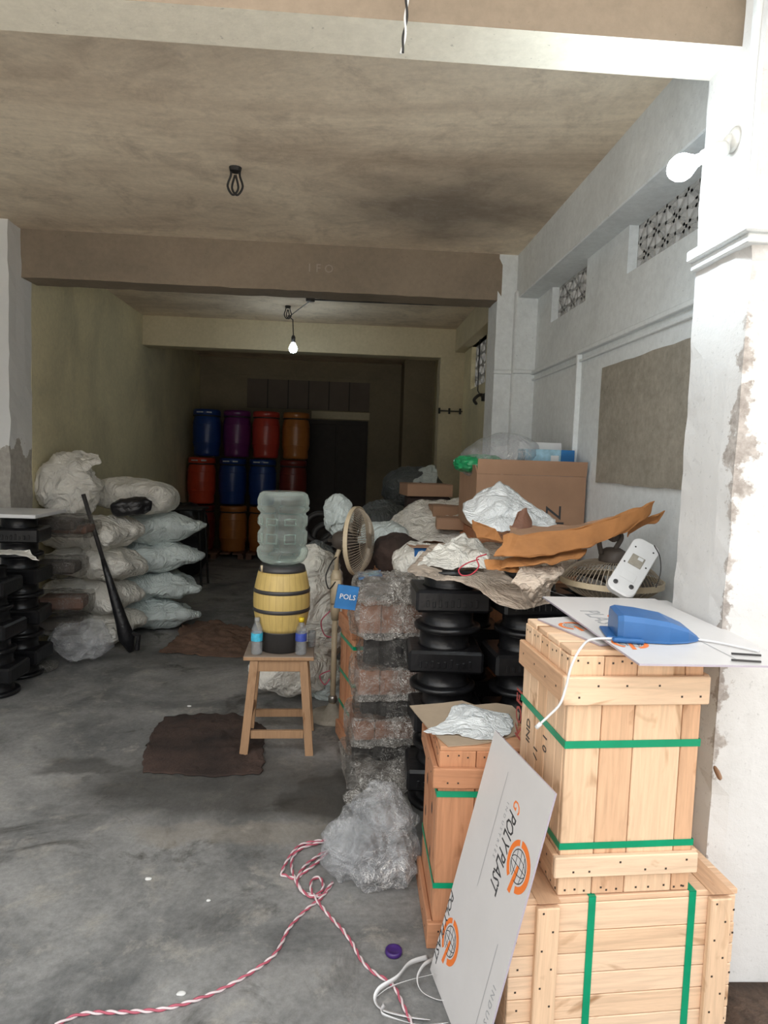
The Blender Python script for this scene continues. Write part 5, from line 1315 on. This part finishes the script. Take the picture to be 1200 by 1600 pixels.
tag(lump(at(205, 792, 5.55), (.15, .08, .06), 'black_bag', M['blackbag'], None, 75, rz=.1, ry=-.15, amp=.04, freq=8), 'small black plastic bag tucked under the long cream sack', 'bag')
for k, (px, py, Y, s, lab) in enumerate(((95, 818, 5.12, (.17, .12, .055), 'topmost dark film-wrapped parcel at the left of the sack pile'), (115, 825, 5.16, (.15, .12, .045), 'film-wrapped brown parcel beside the topmost dark one'),
        (90, 885, 5.12, (.17, .12, .06), 'second dark film-wrapped parcel down at the left of the sack pile'), (100, 940, 5.12, (.18, .12, .065), 'third dark film-wrapped parcel down at the left of the sack pile'),
        (95, 975, 5.1, (.17, .12, .05), 'lowest dark film-wrapped parcel left of the sack pile'))):
    c = at(px, py, Y); t = thing('wrapped_parcel', lab, 'parcel', c, radians(k*5-8), 'film-wrapped parcels on the left')
    bm = bmesh.new(); box(bm, -s[0]*.85, s[0]*.85, -s[1]*.8, s[1]*.8, -s[2]*.7, s[2]*.7, bev=.015); link('contents', bm, M['rustwood'] if k % 2 else M['fan_dark'], t)
    wrapbox((0, 0, 0), s, 'film', M['film_dark'], t, seed=80+k, amp=.012, freq=15, n=14, smooth=False)
tag(lump(at(128, 1000, 5.02), (.20, .16, .13), 'poly_bag', M['film_big'], None, 90, amp=.06, freq=6, sub=5, p=2.1, zmin=.004, smooth=False), 'clear crumpled polythene bag on the floor at the foot of the sack pile', 'bag')
tag(lump(atz(50, 1040, .03), (.16, .10, .035), 'loose_film', M['film_dark'], None, 92, amp=.03, freq=12, sub=4, zmin=.003, smooth=False), 'loose film scrap on the floor below the left castings', 'plastic film', 'loose film scraps')
# castings on the left
lorder = ['lowest', 'second', 'third', 'top']
for k in range(4):
    o = copy_tree(proto); o.location = (-2.17, 4.74, .002+k*.275); o.rotation_euler = (0, 0, .1*(k % 2)); o['label'] = lorder[k]+' black casting of the left-hand column under the white board'; o['group'] = 'black iron castings on the left'
for k in range(3):
    o = copy_tree(proto); o.location = (-2.16-.02*k, 4.36, .002+k*.27); o.rotation_euler = (0, 0, -.06*(k % 2)); o['label'] = lorder[k]+' black casting of the front left-hand column under torn paper'; o['group'] = 'black iron castings on the left'
bm = bmesh.new(); box(bm, -2.62, -1.97, 4.52, 5.02, 1.103, 1.128, bev=.003)
tag(link('white_board', bm, M['plastic_white']), 'white board lying on top of the left-hand black castings', 'board')
psheet('torn_paper', [[(-10, 858, 4.35), (25, 858, 4.35), (44, 860, 4.3)], [(-10, 864, 4.2), (28, 866, 4.2), (62, 876, 4.2)]], M['sack'], 'torn pale paper on the front left-hand castings', 'paper', .006, 8, 35, zmin=.815)
# black pole leaning on the sacks
t = thing('folded_umbrella', 'black folded umbrella-like pole leaning against the sack pile', 'pole', atz(205, 1020, 0))
o0 = t.location.copy(); tp = at(130, 772, 5.22)-o0
bm = bmesh.new(); tube(bm, [tp, tp*.55], .016, 10); link('shaft', bm, M['darkgrey'], t, True)
bm = bmesh.new(); tube(bm, [tp*.6, tp*.45, tp*.2, tp*.1, tp*.0+Vector((0, 0, .01))], lambda f: (.018, .03, .05, .065, .02)[min(4, int(f*4.001))], 8); link('folded_cloth', bm, M['blackbag'], t, True)
bm = bmesh.new(); tube(bm, [tp*.14+Vector((.0, 0, 0)), tp*.09+Vector((.09, 0, .03)), tp*.02+Vector((.05, 0, 0))], .02, 6); link('flap', bm, M['blackbag'], t)
# black stand in the gloom
t = thing('metal_stand', 'black metal stand in the gloom right of the sack pile', 'stand', (-1.76, 8.0, 0))
for sx in (-1, 1):
    for sy in (-1, 1):
        bm = bmesh.new(); tube(bm, [(sx*.20, sy*.2, 0), (sx*.15, sy*.16, .9)], .014, 8); link('leg', bm, M['iron_matt'], t)
bm = bmesh.new(); box(bm, -.2, .2, -.2, .2, .9, .93, bev=.01); link('top', bm, M['iron_matt'], t)
for z in (.02, .4): bm = bmesh.new(); tube(bm, [(-.19, -.19, z), (.19, -.19, z)], .012, 6); link('rung', bm, M['iron_matt'], t)
tag(lump((-2.0, 8.75, .45), (.3, .25, .45), 'dark_bundle', M['blackbag'], None, 95, amp=.08, freq=4, p=3), 'black plastic bundle in the gloom behind the metal stand', 'bundle')

# ------------------------------------------------------------ drums at the back
def drum(label, loc, mat, s=1, group='plastic drums at the back'):
    t = thing('plastic_drum', label, 'drum', loc, 0, group); r = .2; h = .70
    prof = [(.165, 0), (.185, .01), (.188, .05), (.186, .12), (.2, .16), (.204, .20), (.206, .34), (.204, .48), (.198, .53), (.186, .565), (.184, .60)]
    bm = bmesh.new(); lathe(bm, prof, 36)
    for z in (.2, .34, .48): lathe(bm, [(.204, z-.008), (.2095, z), (.204, z+.008)], 36, cap=False)
    link('body', bm, mat, t, True)
    bm = bmesh.new(); lathe(bm, [(.19, .60), (.2, .605), (.2, .665), (.19, .69), (.17, .69), (.165, .67)], 36); lid = link('lid', bm, mat, t, True)
    bm = bmesh.new(); lathe(bm, [(.188, .585), (.2015, .590), (.2015, .606), (.188, .612)], 36); link('clamp_ring', bm, M['darkgrey'], lid, True)
    bm = bmesh.new()
    for a in (-.55, -.42, -.2, .25, .42):
        w_ = .05; c_ = Vector((.2012*sin(a), -.2012*cos(a), .645)); box(bm, c_.x-w_*.4, c_.x+w_*.4, c_.y-.0015, c_.y+.0005, c_.z-.009, c_.z+.009, rot=Matrix.Rotation(a, 3, 'Z'))
    link('stencil_marks', bm, M['print_white'] if 'blue' in mat.name or 'scarlet' in mat.name else mat, lid)
    return t
DY = 10.42
spec = [(-2.03, 2, 'drum_blue', 'dark blue drum at the left end of the top row'), (-1.585, 2, 'drum_purple', 'purple drum in the top row beside the dark blue one'), (-1.15, 2, 'drum_red', 'red drum in the top row between purple and orange'), (-.70, 2, 'drum_orange', 'orange-brown drum at the right end of the top row'),
        (-2.10, 1, 'drum_scarlet', 'bright scarlet drum at the left end of the middle row'), (-1.64, 1, 'drum_blue', 'blue drum in the middle row right beside the scarlet one'), (-1.19, 1, 'drum_blue', 'blue drum in the middle row beside the maroon one'), (-.73, 1, 'drum_maroon', 'maroon drum at the right end of the middle row'),
        (-2.10, 0, 'drum_maroon', 'drum at the left end of the bottom row, in shadow'), (-1.62, 0, 'drum_orange', 'orange drum in the bottom row left of its like'), (-1.18, 0, 'drum_orange', 'orange drum in the bottom row beside the dark one'), (-.74, 0, 'drum_maroon', 'drum at the right end of the bottom row, behind the water bottle')]
for x, row, mt_, lab in spec:
    drum(lab, (x, DY, row*.712+.09), M[mt_])
for k in range(2):
    t = thing('pallet', ('dark wooden pallet under the left half of the drum stack', 'dark wooden pallet under the right half of the drum stack')[k], 'pallet', (-1.86+.92*k, DY, 0), 0, 'pallets under the drums')
    bm = bmesh.new(); [box(bm, -.44+q*.18, -.30+q*.18, -.3, .3, .07, .089) for q in range(5)]; link('deck', bm, M['rustwood'], t)
    for q in (-.4, 0, .4): bm = bmesh.new(); box(bm, q-.04, q+.04, -.3, .3, 0, .069); link('runner', bm, M['rustwood'], t)

c = atx(1121, 1208, XP-.003); tag(lump(c, (.004, .022, .010), 'plaster_flake', M['cardboard'], None, 7, rx=.5, sub=2, amp=.004, freq=50), 'brown flake of loose plaster on the near pillar behind the tall crate', 'plaster flake')
